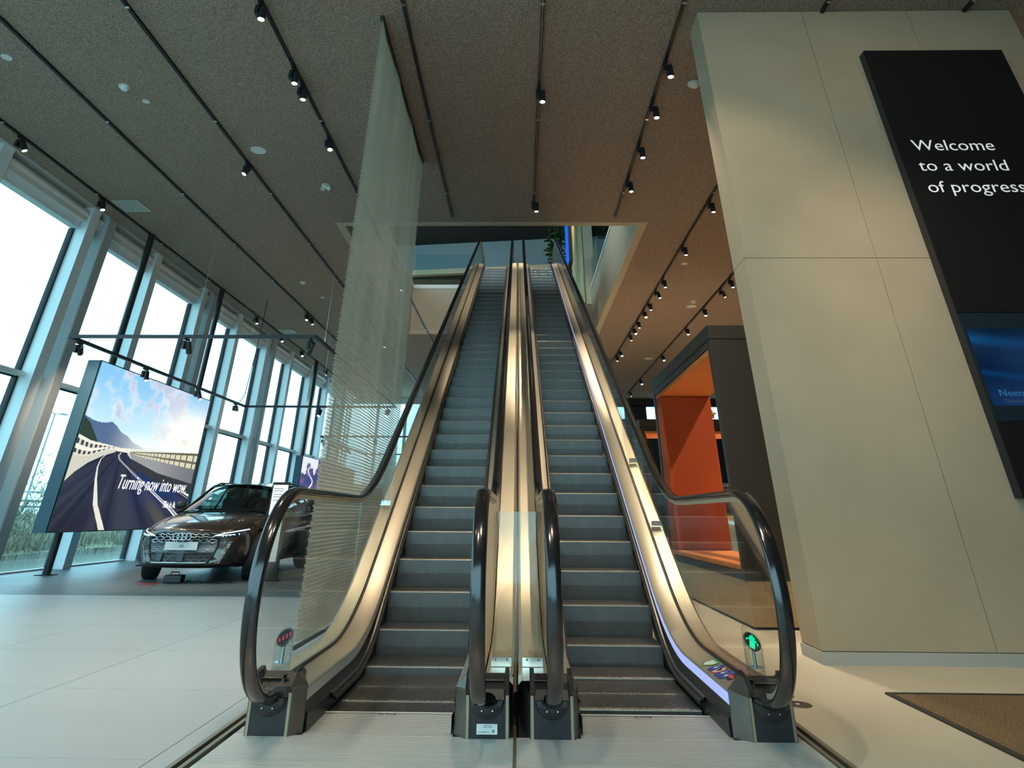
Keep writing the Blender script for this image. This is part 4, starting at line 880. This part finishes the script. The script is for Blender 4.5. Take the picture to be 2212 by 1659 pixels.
# ================================================================== LIGHTBOXES
def fbm(u, v, s, seed=0, o=5):
    r = np.zeros_like(u); a = 1.0; rs = np.random.RandomState(seed)
    for k in range(o):
        for _ in range(3):
            th = rs.uniform(0, 6.28); f = s*(2**k)*rs.uniform(.8, 1.2); r += a*np.sin((u*np.cos(th)+v*np.sin(th))*f*6.28+rs.uniform(0, 6.28)+1.3*np.sin((u*np.sin(th)-v*np.cos(th))*f*4+k))/3
        a *= .55
    return r
def sm(a, b, x): t = np.clip((x-a)/(b-a), 0, 1); return t*t*(3-2*t)
def mixc(c, d, t): return c*(1-t[:, None])+np.array(d)*t[:, None]
def road(u, v):    # u left-right, v bottom-top on the face: coast road picture
    n = fbm(u, v*.6, 1.7, 3); n2 = fbm(u*1.2, v, 3.5, 9); n3 = fbm(u, v, 5, 12)
    c = np.tile(np.array([.22, .52, .80]), (len(u), 1)); c = mixc(c, (.52, .76, .88), sm(1.0, .55, v))
    c = mixc(c, (.80, .84, .84), sm(-.25, .75, n+1.6*(v-.74)+.45*n3+.35*(u-.5))*.9)
    c = mixc(c, (.36, .42, .62), sm(.15, .85, n*.6+v*1.1-.60+.55*(u-.5)+.45*n3)*.75)
    sun = np.exp(-(((u-.93)/.30)**2+((v-.66)/.20)**2)); c = mixc(c, (1.0, .98, .86), np.clip(sun*1.25, 0, 1))
    c = mixc(c, (.36, .36, .34), np.exp(-(((u-.80)/.10)**2+((v-.62)/.03)**2))*np.clip(.5+n3, 0, 1)*.6)
    hz = np.interp(u, [0, .3, 1], [.525, .505, .56]); c = mixc(c, (.93, .93, .80), np.exp(-((v-hz-.03)/.06)**2)*.5)
    ht = np.interp(u, [0, .06, .12, .19, .23, .27, .33, .38, .5, .6], [.66, .645, .635, .655, .63, .60, .585, .55, .52, .505])+.006*n2
    mt = v < ht; c = mixc(c, (.055, .11, .24), mt*sm(.50, .30, u)*.95); c = mixc(c, (.10, .10, .06), mt*np.clip(n2, 0, 1)*sm(.35, .15, u)*.5); c = mixc(c, (.45, .52, .55), mt*sm(.12, .42, u)*sm(.05, .0, ht-v)*.0)
    c = mixc(c, (.50, .54, .55), mt*sm(.16, .40, u)*.6); c = mixc(c, (.025, .05, .025), (v < np.interp(u, [0, .05, .09, .13], [.655, .62, .57, .52]))*(u < .13)*.95)
    c = mixc(c, (.74, .74, .66), (v < hz)*1.0)
    hi = np.interp(u, [0, .1, .3], [.545, .515, .500]); c = mixc(c, (.80, .79, .70), (v < hi)*(u < .33)*1.0)
    for o1, w1 in ((.028, .020), (.072, .016)):
        k_ = sm(.30, .0, u); c = mixc(c, (.045, .05, .05), (u < .30)*(np.abs(v-(hi-o1*k_*1.3)) < w1*k_*.8)*(.65+.35*np.sign(np.sin(u*210))))
    c = mixc(c, (.58, .57, .48), (u < .28)*(v < hi-.10*sm(.28, 0, u)-.012)*1.0)
    le = np.interp(v, [0, .27, .33, .39, .44, .475], [-.3, 0.0, .045, .11, .19, .27]); re_ = np.interp(v, [0, .12, .215, .32, .375, .445, .48], [1.9, 1.25, 1.03, .74, .56, .40, .355])
    asph = (v < .482)*(u > le)*(u < re_); c = mixc(c, (.028, .034, .062), asph*1.0)
    c = mixc(c, (.012, .035, .15), asph*sm(.36, .6, u)*sm(.08, .30, v)*.8); c = mixc(c, (.014, .016, .022), asph*sm(.0, .0001, v)*sm(.30, .0, v)*sm(.5, .1, u)*.6)
    c = mixc(c, (.15, .14, .06), asph*sm(.2, 1, np.sin((u*1.0+v*1.1)*17))*sm(.30, .05, v)*sm(.45, .7, u)*.45)
    th_ = np.arctan2(u-.31, .49-v+1e-3); stk = .5+.5*np.sin(th_*23+2*np.sin(th_*9)); c = mixc(c, (.060, .066, .085), asph*stk*.45*sm(.47, .2, v)); c = mixc(c, (.008, .012, .03), asph*sm(.7, 1, np.sin(th_*11+1))*.6)
    def line(vs_, us_, w0, w1, col=(.78, .79, .76)):
        nonlocal c; uc = np.interp(v, vs_, us_); c = mixc(c, col, (v < vs_[-1])*(np.abs(u-uc) < w0+(w1-w0)*sm(.48, .0, v))*1.0)
    line([0, .15, .3, .37, .42, .45, .475], [.325, .235, .19, .178, .185, .21, .27], .002, .020, (.72, .70, .62))
    line([0, .13, .365, .43, .455, .475], [1.03, .835, .42, .312, .295, .31], .0015, .012); line([0, .13, .365, .43, .455, .475], [1.07, .865, .436, .320, .302, .314], .0012, .008)
    line([.1, .215, .375, .445, .47], [1.25, .995, .56, .40, .362], .0015, .005, (.75, .78, .80))
    bt = np.interp(u, [.37, .45, 1], [.485, .468, .435]); bb = np.interp(u, [.37, .40, .645, 1], [.480, .446, .375, .325]); rt = np.interp(u, [.38, .40, .6, 1], [.49, .492, .512, .552])
    bar = (u > .37)*(v < bt)*(v > bb); c = mixc(c, (.30, .31, .31), bar*1.0); c = mixc(c, (.10, .11, .14), bar*sm(.5, 1, u)*.7); c = mixc(c, (.035, .04, .05), (u > .40)*(v <= bb)*(v > bb-.03-.05*u)*1.0)
    zone = (u > .38)*(v >= bt)*(v < rt); c = mixc(c, (.62, .60, .44), zone*1.0)
    c = mixc(c, (.10, .095, .08), zone*(np.mod(np.log(np.clip(u-.33, .01, 1))*8.5, 1) < .17)*1.0); k_ = sm(.38, 1, u)
    for f_ in (1.0, .42): c = mixc(c, (.13, .12, .09), (u > .38)*(np.abs(v-(bt+(rt-bt)*f_)) < .0025+.007*k_)*1.0)
    return np.clip(c, 0, 1)
def lightbox(y0, y1, x, z0, z1, fn, label, nu, nv, s):
    t = thing('lightbox', label, 'lightbox', (0, 0, 0))
    B().box(x-.30, x-.008, y0, y1, z0, z1).obj('housing', M['navy'], t)
    q = B(); e = .02
    q.box(x-.03, x, y0, y1, z0, z0+e); q.box(x-.03, x, y0, y1, z1-e, z1); q.box(x-.03, x, y0, y0+e, z0+e, z1-e); q.box(x-.03, x, y1-e, y1, z0+e, z1-e); q.obj('edge_frame', M['navy'], t)
    paint('printed_face', fn, nu, nv, lambda u, v: (x-.006, y0+e+(y1-y0-2*e)*u, z0+e+(z1-z0-2*e)*v), vcol_mat('lightbox_print', s), t); return t
lb1 = lightbox(8.75, 14.31, -9.0, .735, 3.93, road, 'large backlit coast-road picture on dark poles by the facade', 560, 340, .85)
RZ = (PI/2, 0, PI/2)
text('lettering', 'Turning now into wow.', .41, M['text_lit'], lb1, (-8.99, 10.64, 1.55), RZ, .87, .28, thin=0)
text('lettering', 'This is Audi', .21, M['text_lit'], lb1, (-8.99, 12.95, 1.20), RZ, .84, .28, thin=-0.01)
def mountain(u, v):
    n = fbm(u*2, v, 3, 4); c = np.tile(np.array([.05, .07, .20]), (len(u), 1)); c = mixc(c, (.20, .12, .30), sm(-.2, .9, n)*.8); c = mixc(c, (.75, .78, .85), (v > .72+.25*np.sin(u*9)*.5+.1*n)*(u < .25)*1.0)
    p = .10+.16*(1-v)+.03*np.sin(v*22); c = mixc(c, (.80, .80, .80), (np.abs(u-p) < .008+.006*(1-v))*(v < .86)*1.0)
    c = mixc(c, (.42, .42, .10), sm(.09, .0, np.abs(u-.42+.05*np.sin(v*6)))*sm(.85, .5, v)*(.6+.4*np.sin(n*8))*.9); c = mixc(c, (.10, .13, .10), sm(.5, .7, u)*.7); return np.clip(c, 0, 1)
lightbox(23.9, 33.5, -9.0, .72, 3.2, mountain, 'second backlit mountain picture farther along the facade', 120, 60, .8)
for n_, (x, y, lb) in enumerate(((-9.39, 9.75, 'dark round pole carrying the lightbox, left of the two'), (-9.39, 14.2, 'dark round pole carrying the lightbox, right of the two'), (-9.39, 25, 'dark round pole behind the second lightbox'))):
    t = thing('support_pole', lb, 'pole', (x, y, 0)); B().tube([(0, 0, 0.01), (0, 0, 5.9)], .075, 20).obj('pole_tube', M['black'], t, 40); B().tube([(0, 0, 5.9), (0, 0, HC-.06)], .079, 20).obj('pole_sleeve', M['black'], t, 40)
    B().box(-.15, .15, -.15, .15, 0, .012).obj('base_plate', M['darkgrey'], t)

# ================================================================== UPSTAIRS THINGS
bx = thing('hanging_lightbox', 'narrow glowing blue lightbox hanging upstairs beside the plant', 'lightbox', (0, 0, 0))
B().box(1.985, 2.13, 18.0, 19.4, 9.55, 12.8).obj('housing', M['darkgrey'], bx); B().box(1.975, 1.985, 18.02, 19.38, 9.60, 12.78).obj('glowing_face', M['bluebox'], bx)
for yy in (18.2, 19.2): B().box(2.04, 2.07, yy-.015, yy+.015, 12.8, 14.4).obj('hanger_rod', M['black'], bx)
def fig(x, y, z, h, n, seed, label):
    rnd = random.Random(seed); t = thing('fiddle_leaf_fig', label, 'plant', (x, y, z)); B().lathe([(0, 0), (.28, 0), (.36, .55), (.32, .55), (.30, .5), (0, .5)], (0, 0, 0), (0, 0, 1), 24).obj('pot', M['darkgrey'], t, 40)
    b = B(); lf = B()
    for k in range(9):
        a = rnd.uniform(0, 2*PI); p = Vector((0, 0, .5)); pts = [p]; d = Vector((math.cos(a)*.13, math.sin(a)*.13, 1))
        for s_ in range(7): p = p+d.normalized()*h/7; d += Vector((rnd.uniform(-.07, .07), rnd.uniform(-.07, .07), .0)); pts.append(p)
        b.tube(pts, [.03-.0035*q for q in range(8)], 5)
        for q in range(n):
            s_ = rnd.uniform(.25, 1); i_ = min(6, int(s_*7)); p = pts[i_].lerp(pts[i_+1], s_*7-i_ if s_ < 1 else 1); a2 = rnd.uniform(0, 2*PI); dr = Vector((math.cos(a2), math.sin(a2), rnd.uniform(-.4, .7))).normalized(); sd = dr.cross(Vector((0, 0, 1))).normalized(); L_ = rnd.uniform(.18, .34); W_ = L_*.34; up = sd.cross(dr)
            p0 = p+dr*.04; lf.add([p0, p0+dr*L_*.35+sd*W_*.6, p0+dr*L_*.75+sd*W_-up*.03, p0+dr*L_-up*.06, p0+dr*L_*.75-sd*W_-up*.03, p0+dr*L_*.35-sd*W_*.6, p0+dr*L_*.6+up*.03], [(0, 1, 6), (1, 2, 6), (2, 3, 6), (3, 4, 6), (4, 5, 6), (5, 0, 6)])
    b.obj('stems', M['trunk'], t, 50); o = lf.obj('foliage', M['leafg'], t); o['kind'] = 'stuff'
fig(1.55, 21.6, 8.6, 3.9, 34, 2, 'large fiddle leaf fig upstairs left of the blue lightbox')
fig(4.75, 24.6, 8.6, 3.4, 34, 9, 'large fiddle leaf fig upstairs right of the tan wall')

# ================================================================== CARS
def bz(a, b, t): return a+(b-a)*t
def build_car(name, label, paint_m, loc, rot, scale, plate_txt=None, detail=True, cut=True):
    T = thing(name, label, 'car', loc); T.rotation_euler = (0, 0, rot); T.scale = (scale,)*3
    ST = [(-.96, [(0,.25),(.42,.25),(.58,.27),(.66,.38),(.65,.52),(.60,.63),(.48,.67),(.25,.685),(0,.69)]),
          (-.90, [(0,.21),(.50,.21),(.72,.24),(.80,.38),(.79,.54),(.73,.66),(.58,.72),(.30,.745),(0,.75)]),
          (-.72, [(0,.19),(.52,.19),(.84,.22),(.91,.38),(.91,.55),(.86,.70),(.68,.79),(.34,.82),(0,.825)]),
          (-.40, [(0,.18),(.54,.18),(.88,.21),(.945,.38),(.94,.60),(.90,.765),(.72,.865),(.37,.89),(0,.892)]),
          (0.0, [(0,.18),(.54,.18),(.88,.21),(.95,.38),(.945,.64),(.91,.83),(.73,.915),(.38,.94),(0,.94)]),
          (.40, [(0,.18),(.54,.18),(.88,.21),(.945,.38),(.93,.66),(.905,.87),(.75,.955),(.40,.975),(0,.975)]),
          (.70, [(0,.18),(.54,.18),(.88,.21),(.935,.38),(.915,.66),(.90,.90),(.79,.975),(.42,.99),(0,.995)]),
          (1.2, [(0,.18),(.54,.18),(.88,.21),(.925,.38),(.905,.66),(.90,.93),(.82,.985),(.42,.99),(0,.99)]),
          (2.0, [(0,.18),(.54,.18),(.88,.21),(.925,.38),(.905,.66),(.905,.94),(.83,.99),(.42,.995),(0,.995)]),
          (2.6, [(0,.18),(.54,.18),(.88,.21),(.94,.38),(.93,.68),(.92,.95),(.83,1.0),(.42,1.0),(0,1.0)]),
          (3.2, [(0,.18),(.54,.18),(.88,.21),(.95,.38),(.945,.70),(.92,.97),(.82,1.02),(.42,1.02),(0,1.02)]),
          (3.7, [(0,.22),(.52,.22),(.84,.26),(.92,.42),(.91,.72),(.87,.97),(.77,1.03),(.42,1.04),(0,1.04)]),
          (3.95,[(0,.30),(.48,.30),(.74,.34),(.82,.46),(.82,.72),(.78,.94),(.68,1.0),(.4,1.02),(0,1.02)]),
          (4.00,[(0,.40),(.40,.40),(.60,.43),(.68,.52),(.68,.70),(.64,.88),(.55,.93),(.3,.95),(0,.95)])]
    rows = []
    for y, h in ST:
        pts = [(x, z) for x, z in h]+[(-x, z) for x, z in h[-2:0:-1]]
        wgt = sm(.4, -.96, np.array([y]))[0]
        rows.append([(x, y+.30*(abs(x)/.93)**2.4*wgt, z) for x, z in pts])
    b = B(); b.strip(rows, closed=True); n = len(rows[0]); b.f.append(tuple(range(n))); b.m.append(0); k = (len(rows)-1)*n; b.f.append(tuple(range(k, k+n))[::-1]); b.m.append(0)
    body = b.obj('body', [paint_m], T, None); [setattr(p, 'use_smooth', True) for p in body.data.polygons]
    sb = body.modifiers.new('smooth', 'SUBSURF'); sb.levels = 2; sb.render_levels = 2
    # evaluate for surface lookups
    dg = bpy.context.evaluated_depsgraph_get(); ev = body.evaluated_get(dg); me = ev.to_mesh()
    bvh = BVHTree.FromPolygons([v.co.copy() for v in me.vertices], [tuple(p.vertices) for p in me.polygons]); ev.to_mesh_clear()
    def F(x, z, off=.006):
        h = bvh.ray_cast(Vector((x, -3, z)), Vector((0, 1, 0)))
        return Vector((x, (h[0].y if h[0] is not None else -.6)-off, z))
    def S(y, z, side, off=.004):
        h = bvh.ray_cast(Vector((3*side, y, z)), Vector((-side, 0, 0)))
        return Vector(((h[0].x if h[0] is not None else .9*side)+off*side, y, z))
    if cut:
        for nm_, y in (('arch_cutter', 0), ('arch_cutter', 2.93)):
            c_ = B().lathe([(0, -1.2), (.385, -1.2), (.385, 1.2), (0, 1.2)], (0, y, .345), (1, 0, 0), 32).mesh('arch_cutter')
            co = bpy.data.objects.new('arch_cutter', c_); COL.objects.link(co); co.parent = T; mdf = body.modifiers.new('arch', 'BOOLEAN'); mdf.object = co; mdf.operation = 'DIFFERENCE'; mdf.solver = 'EXACT'
            bpy.context.view_layer.update()
        dg = bpy.context.evaluated_depsgraph_get(); nme_ = bpy.data.meshes.new_from_object(body.evaluated_get(dg)); body.modifiers.clear(); body.data = nme_; nme_.set_sharp_from_angle(angle=math.radians(38))
        for o in [o for o in T.children if o.name.startswith('arch_cutter')]: bpy.data.objects.remove(o)
        B().box(-.80, .80, -.45, 3.4, .20, .60).obj('underbody', M['black'], T)
    # glasshouse
    GH = [(.42, [(.80,.955),(.79,.96),(.66,.985),(.35,1.0),(0,1.005)]), (.80, [(.81,.965),(.78,1.05),(.64,1.16),(.34,1.20),(0,1.21)]), (1.22, [(.82,.975),(.755,1.18),(.615,1.37),(.34,1.42),(0,1.43)]),
          (1.6, [(.82,.98),(.745,1.22),(.60,1.425),(.34,1.465),(0,1.475)]), (2.3, [(.82,.985),(.745,1.23),(.60,1.44),(.34,1.48),(0,1.49)]), (3.1, [(.80,.99),(.725,1.22),(.58,1.42),(.34,1.455),(0,1.465)]),
          (3.65,[(.76,1.0),(.69,1.18),(.55,1.36),(.32,1.395),(0,1.40)]), (3.95,[(.70,1.0),(.64,1.06),(.50,1.10),(.3,1.12),(0,1.12)])]
    rows = []
    for y, h in GH: rows.append([(x, y+(-.14*(1-(abs(x)/.8)**2) if y < 1.0 else -.05*(1-(abs(x)/.8)**2)), z) for x, z in h+[(-x, z) for x, z in h[-2::-1]]])
    g = B(); g.strip(rows); go = g.obj('windows', M['carglass'], T); [setattr(p, 'use_smooth', True) for p in go.data.polygons]; q_ = go.modifiers.new('smooth', 'SUBSURF'); q_.levels = 2; q_.render_levels = 2
    rr = [[(x*1.01, y, z+.012) for x, y, z in r[2:-2]] for r in rows[2:7]]
    r0 = [(x, y-.03, z) for x, y, z in rr[0]]; r_ = B(); r_.strip([r0]+rr); ro = r_.obj('roof', paint_m, T); [setattr(p, 'use_smooth', True) for p in ro.data.polygons]; q_ = ro.modifiers.new('smooth', 'SUBSURF'); q_.levels = 2; q_.render_levels = 2; q2 = ro.modifiers.new('thick', 'SOLIDIFY'); q2.thickness = .012
    for s in (-1, 1):
        B().tube([(.81*s, .40, .955), (.79*s, .80, 1.065), (.70*s, 1.15, 1.28), (.62*s, 1.30, 1.40), (.60*s, 1.7, 1.44)], [.022, .024, .026, .026, .02], 8).obj('front_pillar', M['black'], T, 60)
        B().bar((.825*s, 1.95, .98), (.61*s, 1.98, 1.44), .06, .02).obj('door_pillar', M['black'], T); B().bar((.815*s, 2.95, .98), (.60*s, 2.80, 1.43), .07, .02).obj('door_pillar', M['black'], T)
        B().bar((.78*s, 3.7, 1.0), (.56*s, 3.45, 1.39), .26, .02).obj('rear_pillar', paint_m, T)
        B().tube([(.60*s, 1.35, 1.425), (.60*s, 1.5, 1.462), (.60*s, 2.3, 1.482), (.585*s, 3.2, 1.455), (.565*s, 3.5, 1.40)], .014, 8).obj('roof_rail', M['black'], T, 60)
        B().tube([(.825*s, .95, .995), (.835*s, 2.0, 1.0), (.82*s, 3.2, 1.01), (.78*s, 3.7, 1.02)], .010, 6).obj('window_trim', M['silver'] if not detail else M['black'], T, 60)
        # mirror
        mr = B().lathe([(0, -.11), (.04, -.10), (.063, -.05), (.065, .02), (.05, .08), (0, .10)], (.93*s, .74, 1.075), (1, 0, 0), 14).obj('wing_mirror', M['black'], T, 70); B().bar((.83*s, .76, .99), (.90*s, .75, 1.04), .05, .03).obj('mirror_arm', M['black'], T)
        for (y0, y1) in ((.62, 1.9), (1.92, 2.85)):   # door gaps
            pass
        B().strip([[S(y, .30, s, .006), S(y, .24, s, .012)] for y in np.linspace(.5, 2.5, 9)]).obj('side_sill', M['black'], T)
        for yy in (1.2, 2.1): B().tube([tuple(S(yy, .80, s, .022)), tuple(S(yy+.1, .805, s, .03)), tuple(S(yy+.2, .80, s, .022))], .012, 6).obj('door_handle', paint_m, T, 60)
        for yy in (.66, 1.93, 2.78): B().strip([[S(yy, z, s, .002), S(yy+.008, z, s, .002)] for z in np.linspace(.34, .93, 12)]).obj('door_gap', M['black'], T)
    # interior
    B().box(-.70, .70, .62, .95, .99, 1.03).obj('dashboard', M['interior'], T)
    for x in (-.37, .37):
        st_ = bevel(B().box(x-.23, x+.23, 1.75, 1.87, .95, 1.22).obj('seat_back', M['seat'], T), .05, 3); bevel(B().box(x-.11, x+.11, 1.78, 1.86, 1.23, 1.38).obj('headrest', M['seat'], T), .03, 3)
    wl = []; [wl.append((.37+.17*math.cos(a), 1.13+.05*math.sin(a), 1.06+.15*math.sin(a))) for a in np.linspace(0, 2*PI, 25)]; B().tube(wl, .012, 6, close=False).obj('steering_wheel', M['seat'], T, 60)
    B().box(-.13, .13, 1.14, 1.15, 1.345, 1.375).obj('rear_view_mirror', M['black'], T)
    # wheels
    def wheel(x, y, steer, s):
        w_ = bpy.data.objects.new('wheel', None); COL.objects.link(w_); w_.parent = T; w_.location = (x, y, .345); w_.rotation_euler = (0, 0, steer)
        ty = B(); ty.lathe([(.25, -.11), (.31, -.118), (.335, -.105), (.345, -.08), (.345, .08), (.335, .105), (.31, .118), (.25, .11), (.25, -.11)], (0, 0, 0), (1, 0, 0), 44); ty.obj('tyre', M['rubber'], w_, 50)
        for gx in (-.05, -.017, .017, .05): B().lathe([(.3455, gx-.004), (.3462, gx), (.3455, gx+.004)], (0, 0, 0), (1, 0, 0), 44).obj('tread_groove', M['black'], w_)
        rm = B(); rm.lathe([(.26, -.10), (.262, .10), (.245, .10), (.235, .0), (.235, -.1)], (0, 0, 0), (1, 0, 0), 40)
        for k in range(10):
            a = 2*PI*k/10+(.12 if k % 2 else -.12); rm.bar((s*.085, 0, 0), (s*.10, .245*math.cos(a), .245*math.sin(a)), .035, .028, up=(1, 0, 0))
        rm.lathe([(0, s*.10), (.05, s*.10), (.06, s*.06)], (0, 0, 0), (1, 0, 0), 20); rm.obj('rim', M['silver'], w_, 40); B().lathe([(0, 0), (.17, 0), (.17, s*.02), (0, s*.02)], (0, 0, 0), (1, 0, 0), 24).obj('brake_disc', M['steel_dark'], w_)
    wheel(.83, 0, .30 if detail else 0, 1); wheel(-.83, 0, .30 if detail else 0, -1); wheel(.83, 2.93, 0, 1); wheel(-.83, 2.93, 0, -1)
    # front details, all laid on the body surface
    def patch(nm_, fnL, fnR, z0, z1, m, off=.008, nz=10, nx=14, par=T):
        rows = []
        for z in np.linspace(z0, z1, nz): rows.append([F(bz(fnL(z), fnR(z), t), z, off) for t in np.linspace(0, 1, nx)])
        return B().strip(rows).obj(nm_, m, par, 60)
    def line3(pts, w_, m, nm_, par, off=.02, n_=6):
        out = []
        for (x0, z0), (x1, z1) in zip(pts[:-1], pts[1:]):
            for t in np.linspace(0, 1, n_)[:-1 if (x1, z1) != pts[-1] else None]: out.append(F(bz(x0, x1, t), bz(z0, z1, t), off))
        return B().tube(out, w_, 6).obj(nm_, m, par, 60)
    gl = lambda z: -(.545 if z > .50 else .545-(.50-z)*.35) if z < .60 else -(.545-(z-.60)*2.2)
    grl = bpy.data.objects.new('grille', None); COL.objects.link(grl); grl.parent = T
    patch('grille_backing', gl, lambda z: -gl(z), .265, .675, M['black'], .006, 14, 26, grl)
    rim_ = [(-.40, .675), (-.52, .615), (-.548, .58), (-.548, .50), (-.50, .36), (-.44, .285), (-.38, .262), (.38, .262), (.44, .285), (.50, .36), (.548, .50), (.548, .58), (.52, .615), (.40, .675), (-.40, .675)]
    line3(rim_, .011, M['black'], 'grille_frame', grl, .014)
    if detail:
        gw = lambda z: -gl(z)-.02
        patch('grille_band', lambda z: gl(z)+.015, lambda z: -gl(z)-.015, .42, .545, M['cargrey'], .012, 6, 26, grl)
        for r_i, z in enumerate((.655, .618, .580, .548)):   # bright upper bars, kinked like honeycomb
            pts = []; w_ = gw(z); n_ = 16
            for k in range(n_+1): pts.append((-w_+2*w_*k/n_, z+(.010 if (k+r_i) % 2 else -.006)))
            line3(pts, .0062, M['silver'], 'grille_bar', grl, .022, 3)
            if r_i < 3:
                for k in range(0, n_, 2):
                    xa = -w_+2*w_*(k+.5)/n_; sgn = 1 if xa > 0 else -1; line3([(xa, z), (xa+sgn*-.03, z-.036)], .005, M['silver'], 'grille_bar', grl, .022, 3)
        for r_i, z in enumerate((.52, .49, .46, .43)):
            w_ = gw(z); pts = [(-w_+2*w_*k/18, z+(.008 if (k+r_i) % 2 else -.006)) for k in range(19)]; line3(pts, .0028, M['silver'], 'grille_bar', grl, .014, 2)
        for r_i, z in enumerate((.395, .355, .315, .285)):
            w_ = gw(z); pts = [(-w_+2*w_*k/14, z+(.012 if (k+r_i) % 2 else -.008)) for k in range(15)]; line3(pts, .005, M['cargrey'], 'grille_bar', grl, .016, 2)
        line3([(-.50, .41), (.50, .41)], .008, M['cargrey'], 'grille_bar', grl, .02, 12)
        line3([(-.43, .278), (.43, .278)], .008, M['silver'], 'lower_trim', T, .02, 12)
        for x in (-.33, .02):
            sn_ = patch('radar_sensor', lambda z: x-.055, lambda z: x+.055, .30, .40, M['screenoff'], .035, 3, 3, grl); line3([(x-.055, .30), (x-.055, .40), (x+.055, .40), (x+.055, .30), (x-.055, .30)], .005, M['cargrey'], 'sensor_frame', grl, .036, 2)
        # four-ring emblem
        for k in range(4):
            cx_ = -.0975+.065*k; em_ = []
            for a in np.linspace(0, 2*PI, 29): p_ = F(cx_+.046*math.cos(a), .625+.046*math.sin(a), .030); em_.append((p_.x, p_.y if False else F(cx_, .625, .034).y, p_.z))
            B().tube(em_, .0075, 8, close=False).obj('emblem_ring', M['silver'], T, 60)
        pt_ = B().box(-.26, .26, F(0, .49).y-.030, F(0, .49).y-.020, .445, .555).obj('number_plate', M['plate'], T)
        if plate_txt: text('plate_text', plate_txt, .062, M['black'], pt_, (-.033, F(0, .49).y-.031, .478), RX, 1.1, 0, .0005)
    for s in (-1, 1):
        # headlight
        hl = bpy.data.objects.new('headlight', None); COL.objects.link(hl); hl.parent = T
        pts_t = [(.46, .632), (.55, .668), (.68, .700), (.80, .728), (.875, .742)]; pts_b = [(.46, .628), (.56, .615), (.68, .612), (.78, .622), (.84, .660)]
        def iv(P, t): 
            t_ = t*(len(P)-1); i_ = min(int(t_), len(P)-2); return (bz(P[i_][0], P[i_+1][0], t_-i_), bz(P[i_][1], P[i_+1][1], t_-i_))
        rows = []
        for v_ in np.linspace(0, 1, 5):
            r = []
            for t_ in np.linspace(0, 1, 14):
                a, c = iv(pts_b, t_), iv(pts_t, t_); r.append(F(s*bz(a[0], c[0], v_), bz(a[1], c[1], v_), .007))
            rows.append(r)
        B().strip(rows).obj('lamp_housing', M['screenoff'], hl, 60)
        line3([(s*.47, .632), (s*.60, .668), (s*.74, .695), (s*.85, .722)], .009, M['drl'], 'light_bar', hl, .016, 5)
        line3([(s*.52, .638), (s*.62, .645), (s*.74, .655)], .006, M['drl'], 'light_bar', hl, .014, 5)
        for k in range(5): p_ = F(s*(.60+.045*k), .632+.006*k, .010); B().lathe([(0, -.008), (.012, -.008), (.014, 0)], p_, (0, 1, 0), 12).obj('projector', M['chrome'], hl, 40)
        if detail:
            sp_i = bpy.data.objects.new('side_intake', None); COL.objects.link(sp_i); sp_i.parent = T
            rows = []
            for z in np.linspace(.28, .56, 8):
                t_ = (z-.28)/.28; xa = bz(.60, .74, t_); xb = bz(.78, .84, t_); rows.append([F(s*bz(xa, xb, q), z, .006) for q in np.linspace(0, 1, 6)])
            B().strip(rows).obj('intake_recess', M['black'], sp_i, 60)
            for k in range(16):
                t_ = k/16; z = .27+.30*t_; xa = bz(.545, .70, t_); p_ = [(s*xa, z), (s*(xa+.035), z+.006), (s*(xa+.07-.02*t_), z)]; line3(p_, .004, M['silver'], 'intake_rib', sp_i, .012, 2)
    patch('front_splitter', lambda z: -.80, lambda z: .80, .205, .235, M['black'], .010, 3, 24)
    # bonnet creases and shut line
    def TOP(x, y, off=.003):
        h = bvh.ray_cast(Vector((x, y, 3)), Vector((0, 0, -1))); return Vector((x, y, (h[0].z if h[0] is not None else .8)+off))
    for s in (-1, 1):
        B().tube([TOP(s*bz(.50, .66, t_), bz(-.62, .42, t_), .002) for t_ in np.linspace(0, 1, 14)], .006, 6).obj('bonnet_crease', paint_m, T, 60)
    B().tube([TOP(x, -.74+.30*(abs(x)/.93)**2.4, .0) for x in np.linspace(-.80, .80, 24)], .003, 5).obj('bonnet_gap', M['black'], T, 60)
    return T
build_car('estate_car', 'dark brown estate car with a pale number plate below the hanging frame', M['carpaint'], (-6.06, 9.15, 0), 0.0, 1.14, 'A6')
build_car('estate_car', 'dark blue car parked behind the mesh curtain', M['carblue'], (-3.85, 13.6, 0), 0.0, 1.2, None, False)
build_car('estate_car', 'sand gold car glimpsed through the orange booth', M['cargold'], (5.45, 8.0, 0), 0.15, 1.14, None, True)
